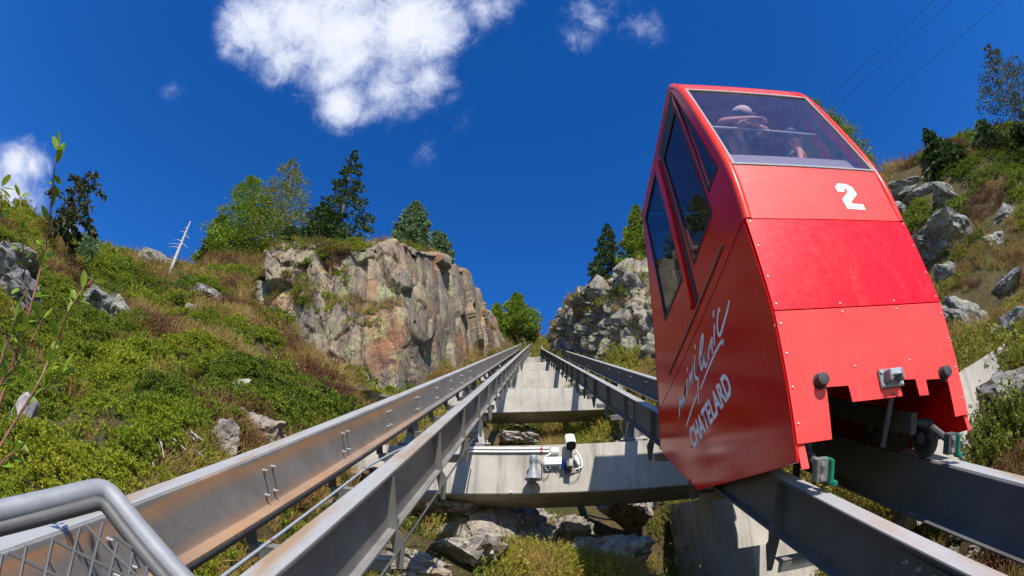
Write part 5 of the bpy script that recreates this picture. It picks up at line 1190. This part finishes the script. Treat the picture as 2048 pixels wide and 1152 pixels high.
# ------------------------------------------------------------------ ground cover, uncountable: points that carry plants
def tuft(name, mat, kind, seed):
    rng = np.random.RandomState(seed); Vl, Fl = [], []
    def blade(c, d, l, w):
        s = np.cross(d, rng.normal(size=3)); s /= max(1e-6, np.linalg.norm(s)); b = len(Vl); Vl.extend([c - s*w*.5, c + s*w*.5, c + d*l*.6 + s*w*.45, c + d*l, c + d*l*.6 - s*w*.45]); Fl.append((b, b+1, b+2, b+3, b+4))
    nrm = lambda v: v/max(1e-6, np.linalg.norm(v))
    if kind == 'juniper':
        for i in range(40):
            d = rng.normal(size=3); d[2] = abs(d[2])*.9 + .05; d = nrm(d); c = d*np.array([1, 1, .7])*rng.uniform(.6, 1.0)
            for j in range(14): e = nrm(rng.normal(size=3) + d*.6 + np.array([0, 0, .25])); blade(c + e*.02, e, rng.uniform(.09, .19), .05)
    if kind == 'heather':
        for i in range(70):
            c = np.array([*rng.uniform(-.7, .7, 2), 0]); d = nrm(np.array([c[0]*.7, c[1]*.7, 1]) + rng.normal(size=3)*.25); l = rng.uniform(.5, 1.1); blade(c, d, l, .03)
            for j in range(4): blade(c + d*l*rng.uniform(.35, 1), nrm(d + rng.normal(size=3)*.8), rng.uniform(.08, .16), .05)
    if kind == 'straw':
        for i in range(60):
            c = np.array([*rng.normal(size=2)*.22, 0]); d = nrm(np.array([c[0]*1.6, c[1]*1.6, 1]) + rng.normal(size=3)*.3); l = rng.uniform(.45, 1.0); m = c + d*l*.6
            blade(c, d, l*.75, .022); blade(m, nrm(d + np.array([d[0], d[1], -.5])*.8), l*.55, .016)
    if kind == 'weed':
        for i in range(12):
            c = np.array([*rng.normal(size=2)*.3, 0]); d = nrm(np.array([c[0]*.8, c[1]*.8, 1]) + rng.normal(size=3)*.15); l = rng.uniform(.5, 1.15); blade(c, d, l, .02)
            for j in range(16): blade(c + d*l*rng.uniform(.2, 1), nrm(rng.normal(size=3) + np.array([0, 0, .3])), rng.uniform(.07, .17), .055)
    me = bpy.data.meshes.new(name); me.from_pydata([tuple(v) for v in Vl], [], Fl); me.materials.append(MT[mat]); me.update()
    return bpy.data.objects.new(name, me)                    # only a source of instances
def scatter(name, P, scl, col, mat, kind, seed, label):
    if len(P) == 0: return
    rng = np.random.RandomState(seed); n = len(P); me = bpy.data.meshes.new(name); me.vertices.add(n); me.vertices.foreach_set('co', np.asarray(P, np.float32).ravel())
    def attr(nm, tp, arr, key): a = me.attributes.new(nm, tp, 'POINT'); a.data.foreach_set(key, np.asarray(arr, np.float32).ravel())
    attr('scl', 'FLOAT', scl, 'value'); attr('col', 'FLOAT', np.clip(col, 0, 1), 'value')
    attr('rot', 'FLOAT_VECTOR', np.c_[rng.uniform(-.25, .25, n) - .1, rng.uniform(-.25, .25, n), rng.uniform(0, 6.283, n)], 'vector')
    o = bpy.data.objects.new(name, me); COL.objects.link(o); tag(o, label, 'plants', kind='stuff')
    ng = bpy.data.node_groups.new(name, 'GeometryNodeTree'); ng.interface.new_socket('Geometry', in_out='INPUT', socket_type='NodeSocketGeometry'); ng.interface.new_socket('Geometry', in_out='OUTPUT', socket_type='NodeSocketGeometry')
    gi, go = ng.nodes.new('NodeGroupInput'), ng.nodes.new('NodeGroupOutput'); ip = ng.nodes.new('GeometryNodeInstanceOnPoints')
    oi = ng.nodes.new('GeometryNodeObjectInfo'); oi.inputs['Object'].default_value = tuft(name + '_sprig', mat, kind, seed); oi.inputs['As Instance'].default_value = True
    def na(nm, tp): a = ng.nodes.new('GeometryNodeInputNamedAttribute'); a.data_type = tp; a.inputs['Name'].default_value = nm; return a.outputs['Attribute']
    er = ng.nodes.new('FunctionNodeEulerToRotation')
    ng.links.new(na('rot', 'FLOAT_VECTOR'), er.inputs[0]); ng.links.new(er.outputs[0], ip.inputs['Rotation']); ng.links.new(na('scl', 'FLOAT'), ip.inputs['Scale'])
    ng.links.new(gi.outputs[0], ip.inputs['Points']); ng.links.new(oi.outputs['Geometry'], ip.inputs['Instance']); ng.links.new(ip.outputs[0], go.inputs[0])
    md = o.modifiers.new('plants', 'NODES'); md.node_group = ng; return o
rng = np.random.RandomState(77)
cover = {k: [] for k in ('juniper', 'heather', 'straw', 'weed', 'flower')}
def sow(x, t, n, kinds, base, grow=20.0, sink=.03):
    """kinds: array of plant names per point"""
    d = np.hypot(x, t); n = n - np.where(kinds == 'juniper', rng.uniform(size=len(x))**2*.10, 0); P = np.c_[x, t*CS + (n + sink)*SN, t*SN - (n + sink)*CS]; P3 = np.c_[x, t, np.zeros(len(x))]
    col = .5 + .34*fbm(P3/1.7, 3, 91) + .22*fbm(P3/.45, 2, 93) + rng.normal(size=len(x))*.12
    for k in cover:
        m = kinds == k
        if m.any(): cover[k].append((P[m], (base[k]*(1 + d/grow)*np.exp(rng.normal(size=len(x))*.28))[m], col[m]))
SZ = dict(juniper=.125, heather=.13, straw=.17, weed=.20, flower=.16)
def keep_free(x, t): return ~((np.abs(x - 2.6) < 1.0) & (t > 3.6) & (t < 9))
# left bank
M = 260000; x = rng.uniform(-32, -2.75, M); t = rng.uniform(.8, 52, M); d = np.hypot(x, t)
k_ = rng.uniform(size=M) < np.minimum(1, (8.5/d)**1.2); x, t, d = x[k_], t[k_], d[k_]; P3 = np.c_[x, t, np.zeros(len(x))]
def near_rock(x, t):
    m = np.zeros(len(x), bool)
    for rx, rt_, rr in ROCKS: m |= (np.hypot(x - rx, t - rt_) < rr)
    return m
f1n, f2n, f3n = fbm(P3/2.3, 3, 61), fbm(P3/1.2, 3, 67), fbm(P3/.8, 2, 71); jm_ = fbm(P3/.95, 2, 31)
near = np.clip((15 - t)/9, 0, 1); rj = rng.normal(size=len(x))
kd = np.where(f1n + .45*near + .14*rj > -.16, 'juniper', np.where(f2n + .15*rj > -.05, 'heather', 'straw')).astype(object)
kd[(x > -3.9) & (rng.uniform(size=len(x)) < .6)] = 'straw'
kd[(rng.uniform(size=len(x)) < .05) & (f2n > .2)] = 'straw'
bare = (x > -3.6) & (rng.uniform(size=len(x)) < .55); bare |= (f3n > .62) | near_rock(x, t) | ((kd == 'juniper') & (jm_ < -.30) & (rng.uniform(size=len(x)) < .8))
for fpl in FOOT: bare |= in_poly(x, t, fpl)
sow(x[~bare], t[~bare], terr(x[~bare], t[~bare]), kd[~bare], SZ)
# right bank
M = 150000; x = rng.uniform(3.3, 42, M); t = rng.uniform(1.2, 40, M); d = np.hypot(x, t)
k_ = rng.uniform(size=M) < np.minimum(1, (7.0/d)**1.35); x, t, d = x[k_], t[k_], d[k_]; n = terr(x, t); P3 = np.c_[x, t, np.zeros(len(x))]
f1n, f2n = fbm(P3/2.6, 3, 63), fbm(P3/1.6, 3, 69); r_ = rng.uniform(size=len(x)); nr = n + .6*fbm(P3/3.0, 2, 73)
kd = np.where(nr < -2.6, np.where(f1n > -.15, 'juniper', np.where(f2n > 0, 'heather', 'straw')), np.where(nr < .35, np.where(r_ < .68, 'straw', np.where(f2n > .1, 'heather', 'juniper')), np.where(f1n > .3, 'weed', np.where(r_ < .55, 'straw', np.where(f2n > .25, 'heather', 'weed'))))).astype(object)
bare = near_rock(x, t) | in_poly(x, t, FOOT[1]) | (r_ > .93) | ((x < 4.3) & (t < 5) & (rng.uniform(size=len(x)) < .55))
sow(x[~bare], t[~bare], n[~bare], kd[~bare], SZ)
# ravine under the viaduct and the strip between the tracks
M = 22000; x = rng.uniform(-2.9, 3.9, M); t = np.exp(rng.uniform(math.log(4.5), math.log(140), M)); n = terr(x, t); P3 = np.c_[x, t, np.zeros(M)]
f1n = fbm(P3/1.5, 3, 83); f2n = fbm(P3/.7, 2, 87); ok = keep_free(x, t) & ~((x > -1.3) & (x < .7) & (t > 14) & (t < 19.5) & (rng.uniform(size=M) < .85)) & (rng.uniform(size=M) < np.clip(.30 + 1.2*f1n + .22*(x > -.3), 0, 1)*np.where((x < -.6) & (t < 14), .35, 1))
kd = np.where(f2n + .4*rng.normal(size=M) > .2, 'straw', 'weed').astype(object); sow(x[ok], t[ok], n[ok], kd[ok], dict(SZ, weed=.16, straw=.16), 24)
# flowers and dry grass at the far bank
M = 1500; x = rng.uniform(-7, -2.9, M); t = rng.uniform(70, 125, M); kd = np.where(rng.uniform(size=M) < .4, 'flower', 'straw').astype(object); sow(x, t, terr(x, t), kd, SZ, 20)
# crowns, ledges and cracks of the cliffs
from mathutils import geometry as mg
def inside(px, poly):
    x, y = px[:, 0], px[:, 1]; c = np.zeros(len(x), bool); j = len(poly) - 1
    for i in range(len(poly)):
        xi, yi = poly[i]; xj, yj = poly[j]; c ^= ((yi > y) != (yj > y)) & (x < (xj - xi)*(y - yi)/(yj - yi + 1e-9) + xi); j = i
    return c
def ledge(G, nv, polys, top_rows, kinds, num, nface, grass=.35):
    R, U, _ = G.shape; P = G.reshape(-1, 3); nrm_ = np.cross(np.gradient(G, axis=1), np.gradient(G, axis=0)); nrm_ /= np.maximum(np.linalg.norm(nrm_, axis=2, keepdims=True), 1e-9); upz = np.abs(nrm_[..., 2]).reshape(-1)
    row = np.repeat(np.arange(R), U); px = proj_np(P)
    w = np.zeros(len(P))
    w[(row >= nv + 3) & (row < nv + top_rows)] = 1.0
    ins = np.zeros(len(P), bool)
    for pl in polys: ins |= inside(px, pl)
    f = fbm(P/1.2, 3, 95)
    face = (row < nv - 2) & (upz > .80) & (f > .15)
    def put(mask, count, kk, wt=None):
        idx = np.where(mask)[0]
        if len(idx) == 0: return
        idx = rng.choice(idx, count); q = P[idx] + rng.normal(size=(count, 3))*.08; d = np.linalg.norm(q, axis=1)
        for name, a, b in kk:
            u = rng.uniform(size=count); m = (u >= 0) & (np.arange(count) % 100 >= a*100) & (np.arange(count) % 100 < b*100)
            cover[name].append((q[m], SZ[name]*(1 + d[m]/20)*rng.uniform(.6, 1.15, m.sum()), .5 + .38*fbm(q[m]/1.7, 3, 91) + rng.normal(size=m.sum())*.1))
    put(w > 0, num, kinds); put(ins, num//8, [('juniper', 0, .7), ('heather', .7, .85), ('straw', .85, 1)]); put(face, nface, [('straw', 0, .5), ('heather', .5, .75), ('juniper', .75, 1)])
ledge(LC, LCnv, [[(550, 548), (600, 552), (660, 585), (740, 605), (700, 624), (640, 628), (590, 605)], [(660, 548), (700, 535), (705, 560), (675, 570)], [(610, 520), (660, 490), (640, 520), (600, 540)]], 20, [('juniper', 0, .6), ('straw', .6, .8), ('heather', .8, 1)], 1300, 200)
ledge(RC, RCnv, [[(1180, 612), (1240, 575), (1266, 590), (1215, 608)], [(1285, 560), (1310, 560), (1310, 590)], [(1130, 610), (1150, 590), (1165, 592), (1140, 615)]], 20, [('juniper', 0, .5), ('straw', .5, .8), ('heather', .8, 1)], 1200, 200)
for kname, mat, kind, lab in (('juniper', 'juniper_leaf', 'juniper', 'low green juniper carpet covering the slopes and cliff tops'), ('heather', 'heather_leaf', 'heather', 'brown red heather patches between the junipers'),
                              ('straw', 'straw_leaf', 'straw', 'dry golden grass on the slopes'), ('weed', 'weed_leaf', 'weed', 'yellow green weeds under and beside the tracks'), ('flower', 'pink_flower', 'weed', 'faded pink willowherb on the far bank')):
    P = np.concatenate([c[0] for c in cover[kname]]); s = np.concatenate([c[1] for c in cover[kname]]); c = np.concatenate([c[2] for c in cover[kname]])
    nm = {'juniper': 'juniper_carpet', 'heather': 'heather_patch', 'straw': 'dry_grass', 'weed': 'wild_weeds', 'flower': 'pink_willowherb'}[kname]
    scatter(nm, P, s, c, mat, kind, 200 + len(kname), lab); print(nm, len(P))

# ------------------------------------------------------------------ overhead wires high above the right slope
for i, (p, q, ds) in enumerate((((1645, 205), (1868, 0), 60), ((1672, 212), (1903, 0), 62), ((1700, 248), (2008, 0), 66))):
    a_, b_ = atd(*p, ds*1.1), atd(*q, ds); dd = b_ - a_
    line('overhead_wire', [a_ - dd*1.5 - Vector((0, 0, -1.2)), a_, b_, b_ + dd*1.5 + Vector((0, 0, 1.0))], .022, 'black_cable', ['overhead wire closest to the car roof in the sky', 'middle overhead wire running beside the one closest to the car', 'lone lower overhead wire crossing the sky over the right slope'][i], 'wire')
